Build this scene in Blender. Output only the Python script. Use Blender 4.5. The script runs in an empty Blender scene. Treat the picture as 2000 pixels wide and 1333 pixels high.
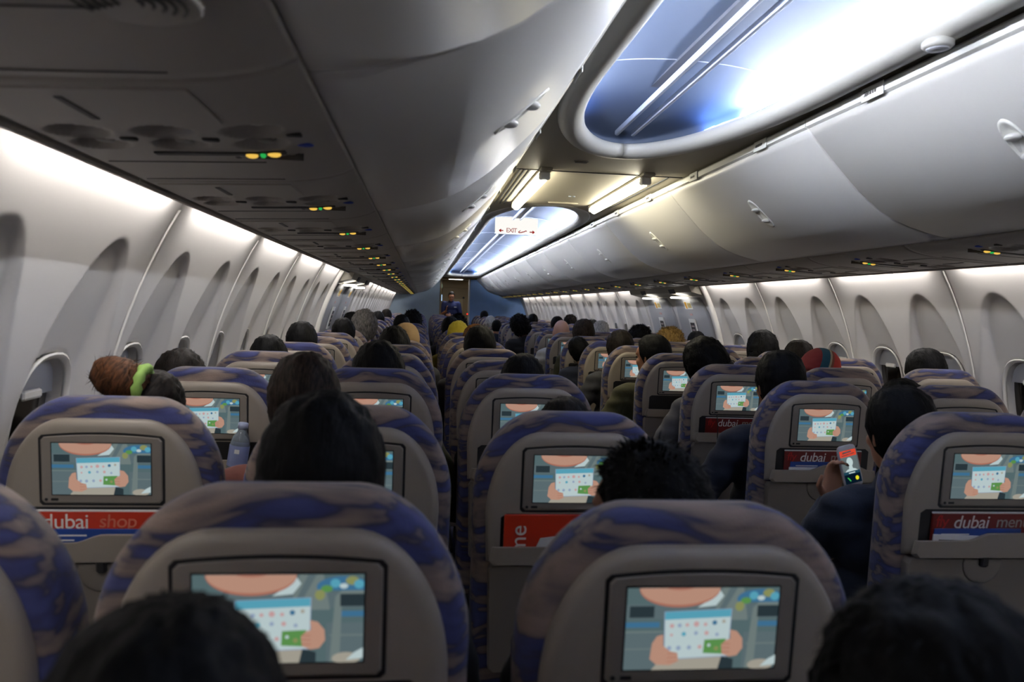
import bpy, bmesh, math, random
from mathutils import Vector, Matrix, noise
import numpy as np
R = math.radians
random.seed(7)
sc = bpy.context.scene
col = sc.collection

# ------------------------------------------------------------------ camera
def make_camera():
    yaw, pit, roll = 0.11556, -0.04334, 0.0346
    cy, sy, cp, sp = math.cos(yaw), math.sin(yaw), math.cos(pit), math.sin(pit)
    f = Vector((sy*cp, cy*cp, sp)); r = Vector((cy, -sy, 0)); u = r.cross(f)
    r2 = r*math.cos(roll) + u*math.sin(roll); u2 = u*math.cos(roll) - r*math.sin(roll)
    cam = bpy.data.cameras.new('camera'); o = bpy.data.objects.new('camera', cam)
    m = Matrix(((r2.x, u2.x, -f.x), (r2.y, u2.y, -f.y), (r2.z, u2.z, -f.z))).to_4x4()
    m.translation = Vector((-0.8495, 0.0, 1.4315)); o.matrix_world = m
    cam.sensor_width = 36; cam.lens = 27.0; cam.clip_start = 0.02
    cam.dof.use_dof = True; cam.dof.focus_distance = 4.2; cam.dof.aperture_fstop = 5.0
    col.objects.link(o); sc.camera = o
make_camera()

# ------------------------------------------------------------------ world, exposure
w = bpy.data.worlds.new('world'); sc.world = w; w.use_nodes = True
w.node_tree.nodes['Background'].inputs[0].default_value = (0.02, 0.022, 0.03, 1)
w.node_tree.nodes['Background'].inputs[1].default_value = 0.3
sc.view_settings.view_transform = 'Standard'; sc.view_settings.look = 'None'
sc.view_settings.gamma = 1.0; sc.view_settings.exposure = 0.0
sc.view_settings.use_curve_mapping = False
sc.cycles.use_denoising = True
sc.cycles.max_bounces = 6
# strengths of the lamps the cabin has
WALL_WASH, COVE_BLUE, COVE_WHITE, TUBE, EXITLAMP, SCREEN = 40.0, 70.0, 245.0, 26.0, 5.0, 0.60

# ------------------------------------------------------------------ helpers
def lin(c):
    return tuple(((v/255)/12.92 if v/255 <= .04045 else ((v/255+.055)/1.055)**2.4) for v in c)
MATS = {}
def mat(name, rgb, rough=.5, metal=0, emit=None, estr=0, bump=0, bscale=200, var=0.0, spec=None, sample=True, alpha=1, trans=0):
    if name in MATS: return MATS[name]
    m = bpy.data.materials.new(name); m.use_nodes = True; nt = m.node_tree; b = nt.nodes['Principled BSDF']
    c = lin(rgb)
    b.inputs['Base Color'].default_value = (*c, 1)
    b.inputs['Roughness'].default_value = rough; b.inputs['Metallic'].default_value = metal
    if spec is not None: b.inputs['Specular IOR Level'].default_value = spec
    if trans: b.inputs['Transmission Weight'].default_value = trans
    if emit:
        b.inputs['Emission Color'].default_value = (*lin(emit), 1); b.inputs['Emission Strength'].default_value = estr
        if not sample: m.cycles.emission_sampling = 'NONE'
    if bump or var:
        tc = nt.nodes.new('ShaderNodeTexCoord'); n = nt.nodes.new('ShaderNodeTexNoise')
        n.inputs['Scale'].default_value = bscale; n.inputs['Detail'].default_value = 3
        nt.links.new(tc.outputs['Object'], n.inputs['Vector'])
        if bump:
            bp = nt.nodes.new('ShaderNodeBump'); bp.inputs['Strength'].default_value = bump; bp.inputs['Distance'].default_value = .002
            nt.links.new(n.outputs['Fac'], bp.inputs['Height']); nt.links.new(bp.outputs[0], b.inputs['Normal'])
        if var:
            mx = nt.nodes.new('ShaderNodeMix'); mx.data_type = 'RGBA'
            mx.inputs['A'].default_value = (*[v*(1-var) for v in c], 1); mx.inputs['B'].default_value = (*[min(1, v*(1+var)) for v in c], 1)
            nt.links.new(n.outputs['Fac'], mx.inputs['Factor']); nt.links.new(mx.outputs['Result'], b.inputs['Base Color'])
    MATS[name] = m; return m
def emat(name, rgb, s, sample=True):
    if name in MATS: return MATS[name]
    m = bpy.data.materials.new(name); m.use_nodes = True; nt = m.node_tree; nt.nodes.clear()
    e = nt.nodes.new('ShaderNodeEmission'); o = nt.nodes.new('ShaderNodeOutputMaterial')
    e.inputs[0].default_value = (*lin(rgb), 1); e.inputs[1].default_value = s
    nt.links.new(e.outputs[0], o.inputs[0])
    if not sample: m.cycles.emission_sampling = 'NONE'
    MATS[name] = m; return m
def fabric_mat():
    m = bpy.data.materials.new('seat_fabric'); m.use_nodes = True; nt = m.node_tree; b = nt.nodes['Principled BSDF']; N = nt.nodes.new; L = nt.links.new
    tc = N('ShaderNodeTexCoord'); oi = N('ShaderNodeObjectInfo')
    ad = N('ShaderNodeVectorMath'); ad.operation = 'MULTIPLY_ADD'
    ad.inputs[1].default_value = (1, 1, 1)
    cx = N('ShaderNodeCombineXYZ'); mu = N('ShaderNodeMath'); mu.operation = 'MULTIPLY'; mu.inputs[1].default_value = 9.0
    L(oi.outputs['Random'], mu.inputs[0])
    for k in range(3): L(mu.outputs[0], cx.inputs[k])
    L(tc.outputs['Object'], ad.inputs[0]); L(cx.outputs[0], ad.inputs[2])
    d = N('ShaderNodeTexNoise'); d.inputs['Scale'].default_value = 4.5; d.inputs['Detail'].default_value = 1
    L(ad.outputs[0], d.inputs['Vector'])
    mp = N('ShaderNodeVectorMath'); mp.operation = 'MULTIPLY_ADD'; mp.inputs[1].default_value = (.13, .13, .13)
    L(d.outputs['Color'], mp.inputs[0]); L(ad.outputs[0], mp.inputs[2])
    sc_ = N('ShaderNodeVectorMath'); sc_.operation = 'MULTIPLY'; sc_.inputs[1].default_value = (5, 22, 36)
    L(mp.outputs[0], sc_.inputs[0])
    n = N('ShaderNodeTexNoise'); n.inputs['Scale'].default_value = 1.0; n.inputs['Detail'].default_value = 2.0; n.inputs['Roughness'].default_value = .5
    L(sc_.outputs[0], n.inputs['Vector'])
    r = N('ShaderNodeValToRGB'); e = r.color_ramp.elements
    e[0].position = .32; e[0].color = (*lin((60, 65, 112)), 1); e[1].position = .68; e[1].color = (*lin((132, 114, 104)), 1)
    for p, c in ((.43, (50, 54, 98)), (.48, (52, 50, 72)), (.52, (98, 87, 86)), (.58, (116, 101, 94))):
        q = r.color_ramp.elements.new(p); q.color = (*lin(c), 1)
    L(n.outputs['Fac'], r.inputs[0]); L(r.outputs[0], b.inputs['Base Color'])
    w_ = N('ShaderNodeTexNoise'); w_.inputs['Scale'].default_value = 260; L(tc.outputs['Object'], w_.inputs['Vector'])
    bp = N('ShaderNodeBump'); bp.inputs['Strength'].default_value = .35; bp.inputs['Distance'].default_value = .002
    L(w_.outputs['Fac'], bp.inputs['Height']); L(bp.outputs[0], b.inputs['Normal'])
    b.inputs['Roughness'].default_value = .9; b.inputs['Sheen Weight'].default_value = .15
    return m
FABRIC = fabric_mat()
def hair_mat(name, rgb, rgb2, rough=.5):
    if name in MATS: return MATS[name]
    m = bpy.data.materials.new(name); m.use_nodes = True; nt = m.node_tree; b = nt.nodes['Principled BSDF']; N = nt.nodes.new; L = nt.links.new
    tc = N('ShaderNodeTexCoord'); v = N('ShaderNodeVectorMath'); v.operation = 'MULTIPLY'; v.inputs[1].default_value = (170, 60, 40)
    n = N('ShaderNodeTexNoise'); n.inputs['Scale'].default_value = 1; n.inputs['Detail'].default_value = 4
    L(tc.outputs['Object'], v.inputs[0]); L(v.outputs[0], n.inputs['Vector'])
    r = N('ShaderNodeValToRGB'); r.color_ramp.elements[0].position = .35; r.color_ramp.elements[1].position = .7
    r.color_ramp.elements[0].color = (*lin(rgb), 1); r.color_ramp.elements[1].color = (*lin(rgb2), 1)
    L(n.outputs['Fac'], r.inputs[0]); L(r.outputs[0], b.inputs['Base Color'])
    bp = N('ShaderNodeBump'); bp.inputs['Strength'].default_value = .6; bp.inputs['Distance'].default_value = .004
    L(n.outputs['Fac'], bp.inputs['Height']); L(bp.outputs[0], b.inputs['Normal'])
    b.inputs['Roughness'].default_value = .62; b.inputs['Specular IOR Level'].default_value = .12
    MATS[name] = m; return m
M = dict(
    shell=mat('seat_shell_plastic', (144, 134, 122), .42, bump=.12, bscale=500),
    bezel=mat('monitor_bezel_plastic', (130, 122, 112), .4, bump=.1, bscale=500),
    black=mat('black_plastic', (16, 16, 18), .5),
    tray=mat('tray_plastic', (120, 112, 102), .45, bump=.1, bscale=400),
    dark=mat('dark_plastic', (40, 39, 40), .6),
    frame=mat('dark_metal', (60, 60, 64), .45, .6),
    cushion=mat('cushion_fabric', (44, 48, 84), .9, bump=.4, bscale=260, var=.3),
    wall=mat('sidewall_plastic', (202, 199, 196), .55, bump=.05, bscale=600),
    wall_trim=mat('sidewall_trim', (225, 222, 216), .4),
    ceil=mat('ceiling_panel', (168, 162, 146), .5),
    dome=mat('dome_panel', (78, 88, 106), .6),
    rim=mat('cove_rim_plastic', (184, 182, 174), .45),
    track=mat('ceiling_track_metal', (158, 164, 176), .4),
    groove=mat('ceiling_groove', (64, 66, 74), .5),
    bin=mat('bin_plastic', (200, 198, 194), .38, bump=.06, bscale=400),
    bin_lip=mat('bin_lip_plastic', (222, 221, 214), .35),
    psu=mat('service_panel_plastic', (156, 150, 142), .5, bump=.06, bscale=500),
    cup=mat('service_cup_plastic', (120, 115, 110), .5),
    pale=mat('pale_plastic', (215, 213, 208), .35),
    glass=mat('night_glass', (16, 10, 8), .12),
    shade=mat('window_shade', (176, 178, 184), .35),
    floor=mat('carpet', (38, 40, 56), .95, bump=.6, bscale=400, var=.3),
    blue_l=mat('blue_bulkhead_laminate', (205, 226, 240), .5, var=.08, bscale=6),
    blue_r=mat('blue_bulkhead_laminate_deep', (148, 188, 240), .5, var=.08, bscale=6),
    galley=mat('galley_laminate', (156, 134, 92), .5),
    white=mat('white_paint', (228, 228, 226), .5),
    red=mat('red_print', (178, 30, 24), .5), redp=mat('orange_red_paper', (196, 52, 26), .4), bluep=mat('blue_paper', (30, 66, 140), .4),
    dkred=mat('dark_red_print', (110, 24, 18), .4), wprint=mat('white_print', (232, 230, 224), .5), ink=mat('grey_ink', (70, 66, 64), .6),
    yellow=mat('yellow_print', (222, 164, 36), .5), bluebtn=mat('blue_button', (46, 70, 170), .4),
    steel=mat('steel', (170, 170, 172), .3, .8),
)
EM = dict(wash=emat('wall_wash_lamp', (255, 250, 246), WALL_WASH), blue=emat('cove_blue_led', (120, 166, 255), COVE_BLUE),
          cwhite=emat('cove_white_led', (240, 245, 255), COVE_WHITE), tube=emat('fluorescent_tube_glow', (255, 246, 218), TUBE),
          exitl=emat('exit_lamp_glow', (255, 250, 240), EXITLAMP), amber=emat('amber_sign_glow', (255, 206, 92), .85, False),
          green=emat('green_sign_glow', (60, 230, 110), .5, False), exits=emat('exit_sign_glow', (255, 252, 246), 1.0, False),
          exitr=emat('exit_sign_red', (200, 40, 32), .5, False), gal=emat('galley_lamp_glow', (236, 238, 240), 12.0), redled=emat('red_led', (255, 60, 40), 1.6, False),
          crew=emat('crew_panel_glow', (190, 225, 255), 1.0, False))

class MB:
    """collects shapes of one part"""
    def __init__(s): s.v = []; s.f = []; s.mi = []; s.sm = []
    def add(s, vs, fs, mi=0, smooth=True):
        o = len(s.v); s.v += [tuple(p) for p in vs]
        for f in fs: s.f.append(tuple(i+o for i in f)); s.mi.append(mi); s.sm.append(smooth)
        return s
    def rings(s, rings, mi=0, closed=True, cap0=True, cap1=True, smooth=True):
        n = len(rings[0]); vs = [p for r_ in rings for p in r_]; fs = []
        for i in range(len(rings)-1):
            for j in range(n if closed else n-1):
                k = (j+1) % n
                fs.append((i*n+j, i*n+k, (i+1)*n+k, (i+1)*n+j))
        if closed and cap0: fs.append(tuple(reversed(range(n))))
        if closed and cap1: fs.append(tuple((len(rings)-1)*n+j for j in range(n)))
        return s.add(vs, fs, mi, smooth)
    def box(s, x0, x1, y0, y1, z0, z1, b=0.0, mi=0):
        """box with chamfered edges"""
        b = min(b, (x1-x0)*.49, (y1-y0)*.49, (z1-z0)*.49)
        if b <= 0:
            vs = [(x, y, z) for z in (z0, z1) for y in (y0, y1) for x in (x0, x1)]
            return s.add(vs, [(0, 2, 3, 1), (4, 5, 7, 6), (0, 1, 5, 4), (2, 6, 7, 3), (0, 4, 6, 2), (1, 3, 7, 5)], mi, False)
        def ring(d, z):
            a, c, e, g = x0+d, x1-d, y0+d, y1-d; k = b
            return [(a+k, e, z), (c-k, e, z), (c, e+k, z), (c, g-k, z), (c-k, g, z), (a+k, g, z), (a, g-k, z), (a, e+k, z)]
        return s.rings([ring(b*.7, z0), ring(0, z0+b), ring(0, z1-b), ring(b*.7, z1)], mi, smooth=False)
    def tube(s, pts, rad, n=10, mi=0, squash=None):
        pts = [Vector(p) for p in pts]; rs = rad if isinstance(rad, (list, tuple)) else [rad]*len(pts)
        out = []; up = Vector((0, 0, 1))
        for i, p in enumerate(pts):
            t = (pts[min(i+1, len(pts)-1)] - pts[max(i-1, 0)]).normalized()
            a = t.cross(up) if abs(t.dot(up)) < .95 else t.cross(Vector((1, 0, 0))); a.normalize(); b_ = a.cross(t).normalized()
            out.append([p + (a*math.cos(q)+b_*math.sin(q))*rs[i] for q in [2*math.pi*j/n for j in range(n)]])
        return s.rings(out, mi)
    def lathe(s, prof, c=(0, 0, 0), ax='z', n=20, mi=0, sx=1, sy=1, cap=True):
        rings = []
        for r_, h in prof:
            q = []
            for j in range(n):
                a = 2*math.pi*j/n; u, v = r_*math.cos(a)*sx, r_*math.sin(a)*sy
                p = (u, v, h) if ax == 'z' else ((u, h, v) if ax == 'y' else (h, u, v))
                q.append((p[0]+c[0], p[1]+c[1], p[2]+c[2]))
            rings.append(q)
        return s.rings(rings, mi, cap0=cap, cap1=cap)
    def ell(s, c, r_, nu=16, nv=10, mi=0, rot=None):
        rings = []
        for i in range(nv+1):
            t = math.pi*(.02+.96*i/nv)
            q = []
            for j in range(nu):
                a = 2*math.pi*j/nu
                p = Vector((math.sin(t)*math.cos(a)*r_[0], math.sin(t)*math.sin(a)*r_[1], -math.cos(t)*r_[2]))
                if rot: p = rot @ p
                q.append(p+Vector(c))
            rings.append(q)
        return s.rings(rings, mi)
    def capsule(s, a, b, ra, rb, n=12, mi=0):
        a, b = Vector(a), Vector(b); d = (b-a); L_ = d.length; d = d/L_ if L_ else Vector((0, 0, 1))
        up = Vector((0, 0, 1)) if abs(d.z) < .9 else Vector((1, 0, 0)); x = d.cross(up).normalized(); y = d.cross(x)
        rings = []
        for c, rr, angs in ((a, ra, (-85, -60, -30, 0)), (b, rb, (0, 30, 60, 85))):
            for g in angs:
                k = math.radians(g); rings.append([c + d*(rr*math.sin(k)) + (x*math.cos(t)+y*math.sin(t))*(rr*math.cos(k)) for t in [2*math.pi*j/n for j in range(n)]])
        return s.rings(rings, mi)
    def mesh(s, name, mats):
        me = bpy.data.meshes.new(name); me.from_pydata(s.v, [], s.f)
        for m_ in (mats if isinstance(mats, (list, tuple)) else [mats]): me.materials.append(m_)
        me.polygons.foreach_set('material_index', s.mi); me.polygons.foreach_set('use_smooth', s.sm)
        me.update(); 
        bm = bmesh.new(); bm.from_mesh(me); bmesh.ops.recalc_face_normals(bm, faces=bm.faces); bm.to_mesh(me); bm.free()
        return me
    def build(s, name, mats, parent=None, loc=None):
        return link(name, s.mesh(name, mats), parent, loc)
def link(name, me, parent=None, loc=None):
    o = bpy.data.objects.new(name, me); col.objects.link(o)
    if parent: o.parent = parent
    if loc: o.location = loc
    return o
def tag(o, label=None, cat=None, group=None, kind=None):
    if label: o['label'] = label
    if cat: o['category'] = cat
    if group: o['group'] = group
    if kind: o['kind'] = kind
    return o
def empty(name, loc=(0, 0, 0), rz=0):
    o = bpy.data.objects.new(name, None); col.objects.link(o); o.location = loc; o.rotation_euler = (0, 0, rz); o.empty_display_size = .1
    return o
def copy_tree(o, parent=None):
    c = o.copy(); col.objects.link(c)
    if parent: c.parent = parent
    for ch in list(o.children): copy_tree(ch, c)
    return c
def interp(x, pts):
    if x <= pts[0][0]: return pts[0][1]
    for (a, p), (b, q) in zip(pts, pts[1:]):
        if x <= b: return p+(q-p)*(x-a)/(b-a)
    return pts[-1][1]
def sstep(a, b, x):
    t = max(0, min(1, (x-a)/(b-a))); return t*t*(3-2*t)
ORD = ['nearest', 'second', 'third', 'fourth', 'fifth', 'sixth', 'seventh', 'eighth', 'ninth', 'tenth', 'eleventh', 'twelfth', 'thirteenth', 'fourteenth', 'fifteenth',
       'sixteenth', 'seventeenth', 'eighteenth', 'nineteenth', 'twentieth', 'twenty-first', 'twenty-second', 'twenty-third', 'twenty-fourth', 'twenty-fifth', 'twenty-sixth', 'twenty-seventh', 'twenty-eighth', 'twenty-ninth', 'thirtieth']
def text_mesh(name, s, size, extrude=.0006, shear=0, space=1.0):
    cu = bpy.data.curves.new(name, 'FONT'); cu.body = s; cu.size = size; cu.extrude = extrude; cu.shear = shear; cu.space_character = space
    cu.align_x = 'LEFT'; cu.align_y = 'CENTER'
    o = bpy.data.objects.new(name, cu); col.objects.link(o); bpy.context.view_layer.update()
    me = bpy.data.meshes.new_from_object(o.evaluated_get(bpy.context.evaluated_depsgraph_get()))
    bpy.data.objects.remove(o); bpy.data.curves.remove(cu); me.name = name
    return me

# ------------------------------------------------------------------ cabin constants
Y0, Y1 = -1.6, 19.2
ZC, RW = 0.80, 1.76
WP = 0.508
def wallx(z): return math.sqrt(RW*RW-(z-ZC)**2)
SEAM = {-1: 2.239, 1: 2.300}          # a panel joint of each side
EXIT = {-1: (6.303, 8.335), 1: (6.364, 8.396)}

# ------------------------------------------------------------------ floor, back wall
MB().box(-1.62, 1.62, Y0, Y1+2.4, -.05, 0).build('floor', M['floor'])
bpy.data.objects['floor']['kind'] = 'structure'
tag(MB().box(-1.9, 1.9, Y0-.05, Y0, 0, 2.45).build('wall_back', M['wall']), kind='structure')

# ------------------------------------------------------------------ side walls with arched window recesses
def side_wall(s, name):
    seam0 = SEAM[s]; ka = math.floor((Y0-seam0)/1.016); ys = []
    y = seam0+ka*1.016
    while y < Y1:
        n = 124 if y < 5.5 else 64
        ys += list(np.linspace(y, y+1.016, n, endpoint=False)); y += 1.016
    ys = np.array([q for q in ys if Y0 <= q <= Y1-.001]+[Y1])
    zs = np.array([0, .25, .5, .7]+list(np.linspace(.76, 1.72, 118)))
    Yg, Zg = np.meshgrid(ys, zs, indexing='ij')
    X = np.sqrt(RW**2-(Zg-ZC)**2)
    ss = lambda a, b, x: (lambda t: t*t*(3-2*t))(np.clip((x-a)/(b-a), 0, 1))
    ph = (Yg-seam0)/WP; dy = (ph-np.floor(ph)-.5)*WP
    inexit = (Yg > EXIT[s][0]) & (Yg < EXIT[s][1])
    # arch: pointed-oval shallow recess above every window
    zt, zm = 1.556, 1.02
    t = np.clip((Zg-zm)/(zt-zm), 0, 1.2)
    rr = np.sqrt((dy/.190)**2+(t**2.1))
    soft = ss(-1.46, -1.02, -Zg)
    edge = np.clip(((2-rr)-(.975-.30*soft))/(.05+.55*soft), 0, 1); edge = edge*edge*(3-2*edge)
    dep = (.016+.036*ss(-1.55, -1.22, -Zg))*edge*ss(.78, 1.0, Zg)
    # window well
    q = (np.abs(dy/.132)**2.6+np.abs((Zg-1.09)/.185)**2.6)**(1/2.6)
    well = .062*ss(.92, 1.06, 2-q)
    X = X+np.where(inexit, 0, dep+well)
    # joint groove
    pd = np.abs(((Yg-seam0+.508) % 1.016)-.508)
    X = X+.006*np.clip(1-pd/.012, 0, 1)
    ny, nz = Yg.shape
    V = np.stack([s*X, Yg, Zg], -1).reshape(-1, 3)
    idx = np.arange(ny*nz).reshape(ny, nz)
    F = np.stack([idx[:-1, :-1], idx[1:, :-1], idx[1:, 1:], idx[:-1, 1:]], -1).reshape(-1, 4)
    if s < 0: F = F[:, ::-1]
    F = F[:, ::-1] if False else F
    me = bpy.data.meshes.new(name); me.vertices.add(len(V)); me.vertices.foreach_set('co', V.ravel().astype(np.float32))
    me.loops.add(F.size); me.loops.foreach_set('vertex_index', F.ravel().astype(np.int32))
    me.polygons.add(len(F)); me.polygons.foreach_set('loop_start', np.arange(0, F.size, 4, dtype=np.int32)); me.polygons.foreach_set('loop_total', np.full(len(F), 4, dtype=np.int32))
    me.polygons.foreach_set('use_smooth', np.ones(len(F), dtype=bool))
    me.materials.append(M['wall']); me.update(); me.validate()
    o = link(name, me); o['kind'] = 'structure'; return o
side_wall(-1, 'wall_left'); side_wall(1, 'wall_right')
# outer skin behind the bins and the crown, closes the cabin
def crown():
    mb = MB(); pts = [(-1.515, 1.72), (-1.58, 1.95), (-1.3, 2.3), (-.6, 2.44), (0, 2.47), (.6, 2.44), (1.3, 2.3), (1.58, 1.95), (1.515, 1.72)]
    mb.rings([[(x, y, z) for x, z in pts] for y in (Y0, Y1+2.4)], closed=False)
    o = mb.build('ceiling', M['ceil']); o['kind'] = 'structure'
crown()

# ------------------------------------------------------------------ windows
def oblong(hw, hh, n=36, p=2.6):
    out = []
    for j in range(n):
        a = 2*math.pi*j/n; c, s_ = math.cos(a), math.sin(a)
        out.append((math.copysign(abs(c)**(2/p), c)*hw, math.copysign(abs(s_)**(2/p), s_)*hh))
    return out
def make_window(s):
    zc = 1.09
    root = empty('window_1'); root['kind'] = 'structure'
    # glass: dark night pane
    g = MB(); o = oblong(.125, .178)
    g.rings([[(s*(wallx(zc+b)+.092), a, zc+b) for a, b in o], [(s*(wallx(zc+b)+.098), a, zc+b) for a, b in o]], smooth=False)
    g.build('glass', M['glass'], root)
    f = MB(); rings = []
    for k, (d, x) in enumerate(((.004, -.004), (.009, -.001), (.004, .010), (-.004, .012), (-.006, .002), (.004, -.004))):
        o = oblong(.132+d, .185+d); rings.append([(s*(wallx(zc+b)+x+.046), a, zc+b) for a, b in o])
    f.rings(rings, cap0=False, cap1=False); f.build('window_frame', M['wall_trim'], root)
    sh = MB(); top = [p for p in oblong(.124, .177, 48) if p[1] >= .085]; top.sort(key=lambda p: -math.atan2(p[1], p[0]))
    pl = [(-.118, .085)]+top+[(.118, .085)]
    sh.rings([[(s*(wallx(zc+b)+x), a, zc+b) for a, b in pl] for x in (.080, .088)], smooth=False)
    sh.build('shade', M['shade'], root)
    hd = MB(); hd.box(-.045, .045, -.006, .006, -.012, .012, .005)
    hd.v = [(s*(wallx(zc+.085)+.074)+p[1], p[0], zc+.09+p[2]) for p in hd.v]; hd.build('shade_handle', M['pale'], root)
    return root
wn = 1
for s in (-1, 1):
    proto = make_window(s); first = True
    k = -2
    while True:
        y = SEAM[s]-1.5*WP+k*WP; k += 1
        if y < .4: continue
        if y > Y1-.2: break
        if EXIT[s][0]-.1 < y < EXIT[s][1]+.1: continue
        r_ = proto if first else copy_tree(proto); first = False
        r_.location = (0, y, 0); r_.name = 'window_%d' % wn; wn += 1
# joint strips between the wall panels
tn = 1
for s in (-1, 1):
    y = SEAM[s]-1.016*2
    while y < Y1-.1:
        if not EXIT[s][0]+.1 < y < EXIT[s][1]-.1:
            t = MB(); zs = [.75+.92*i/16 for i in range(17)]
            t.rings([[(s*(wallx(z)-.001), y-.003, z), (s*(wallx(z)-.003), y, z), (s*(wallx(z)-.001), y+.003, z), (s*(wallx(z)+.006), y+.003, z), (s*(wallx(z)+.006), y-.003, z)] for z in zs])
            tag(t.build('trim_%d' % tn, M['wall_trim']), kind='structure'); tn += 1
        y += 1.016

# ------------------------------------------------------------------ wall wash lamps (one per wall panel)
def wash_lamp(s):
    root = empty('wall_wash_light')
    h = MB(); h.box(-.035, .012, -.455, .455, .0, .02, .003); h.v = [(s*p[0], p[1], p[2]) for p in h.v]; h.build('housing', M['dark'], root)
    d = MB(); d.box(-.026, .008, -.405, .405, -.004, .001); d.v = [(s*p[0], p[1], p[2]) for p in d.v]; d.build('lamp', EM['wash'], root)
    return root
for s in (-1, 1):
    proto = wash_lamp(s); first = True; y = SEAM[s]+.508-1.016*3; n = 0
    while y < Y1-.3:
        if not EXIT[s][0] < y < EXIT[s][1]:
            r_ = proto if first else copy_tree(proto); first = False
            r_.location = (s*1.492, y, 1.705)
            tag(r_, 'glowing white light strip above the %s wall, %s panel from the camera end' % ('left' if s < 0 else 'right', ORD[n]), 'light strip', 'light strips above the window panels'); n += 1
        y += 1.016

# ------------------------------------------------------------------ overhead bins
BIN = [(.452, 2.083), (.470, 2.060), (.486, 2.042), (.52, 2.004), (.555, 1.968), (.588, 1.934), (.62, 1.902), (.652, 1.873), (.684, 1.848), (.733, 1.812), (.784, 1.785), (.845, 1.763), (.911, 1.746), (.96, 1.736), (1.008, 1.730)]
BL = 1.51
def bin_at(x):
    return interp(x, BIN)
def make_bin(s):
    root = empty('overhead_bin')
    h = BL/2-.003
    fl = lambda pts: [(s*p[0], p[1], p[2]) for p in pts]
    # door: bulging front
    d = MB(); inner = [(x+.012, z+.014) for x, z in reversed(BIN)]
    loop = BIN+inner
    rings = []
    for y, k in ((-h, .004), (-h+.006, 0), (h-.006, 0), (h, .004)):
        rings.append(fl([(x+k*.5, y, z+k) for x, z in loop]))
    d.rings(rings); door = d.build('door', M['bin'], root)
    b = MB(); loop = [(.475, 2.085), (1.012, 1.755), (1.44, 1.755), (1.44, 2.05), (1.1, 2.2), (.475, 2.12)]
    b.rings([fl([(x, y, z) for x, z in loop]) for y in (-h, h)], smooth=False); b.build('body', M['bin'], root)
    l = MB(); loop = [(.452, 2.086), (.442, 2.091), (.440, 2.114), (.450, 2.124), (.50, 2.130), (.50, 2.086)]
    l.rings([fl([(x, y, z) for x, z in loop]) for y in (-h, h)], smooth=False); l.build('lip', M['bin_lip'], root)
    # latch: oblong recess with two paddles
    x0, x1 = .575, .70
    la = MB(); rings = []
    def on(x, off):
        z = bin_at(x); dx = (bin_at(x+.01)-bin_at(x-.01))/.02; n = Vector((dx, -1)).normalized()
        return x+n.x*off, z+n.y*off
    for off, k in ((-.002, 1.0), (.004, 1.0), (.004, .86), (.001, .80)):
        q = []
        for j in range(28):
            a = 2*math.pi*j/28; u = math.copysign(abs(math.cos(a))**.8, math.cos(a)); v = math.sin(a)
            xx, zz = on((x0+x1)/2+u*(x1-x0)/2*k, off); q.append((s*xx, v*.034*k, zz))
        rings.append(q)
    la.rings(rings); lt = la.build('latch', M['bin_lip'], root)
    for xc in (.615, .665):
        p = MB(); xx, zz = on(xc, .004); p.ell((s*xx, 0, zz), (.020, .024, .010), 14, 8); p.build('paddle', M['pale'], lt)
    return root
def add_plaque(root, s, first_row=None):
    for y in (-.40, .35):
        pl = MB(); pl.box(-.004, .0, -.055, .055, 2.084, 2.124, .002); pl.v = [(s*(p[0]+.4405), p[1]+y, p[2]-.003) for p in pl.v]
        po = pl.build('row_plaque', M['bin_lip'], root)
        mk = MB()
        for k in range(5): mk.box(-.0008, 0, -.018+.012*k-.004, -.018+.012*k+.004, 2.099, 2.109)
        mk.v = [(s*(p[0]+.4363), p[1]+y, p[2]-.003) for p in mk.v]
        mk.build('seat_marks', M['ink'], po)
BIN0 = 1.045
protoR, protoL = make_bin(1), make_bin(-1); add_plaque(protoR, 1); add_plaque(protoL, -1)
for s, proto in ((1, protoR), (-1, protoL)):
    n = 0; first = True
    for k in range(-2, 12):
        y = BIN0+BL*(k+.5)
        if y+BL/2 > Y1: break
        r_ = proto if first else copy_tree(proto); first = False
        r_.location = (0, y, 0)
        if y+BL/2 > .3:
            tag(r_, 'closed grey overhead bin on the %s side, %s along the row' % ('left' if s < 0 else 'right', ORD[n]), 'overhead bin', 'overhead luggage bins'); n += 1
        else: tag(r_, 'closed grey overhead bin on the %s side, behind the camera end' % ('left' if s < 0 else 'right'), 'overhead bin', 'overhead luggage bins')
        if s == 1 and k == 0:      # the readable row number
            t = text_mesh('row_number', '22', .022, .0004); t.materials.append(M['ink'])
            po = [c for c in r_.children if c.name.startswith('row_plaque')]
            for c in po:
                if abs(c.data.vertices[0].co.y-.35) < .08:
                    o = link('row_number', t, c); o.matrix_local = Matrix.Translation((.4358, .392, 2.101)) @ Matrix(((0, 0, -1, 0), (-1, 0, 0, 0), (0, 1, 0, 0), (0, 0, 0, 1)))
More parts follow.
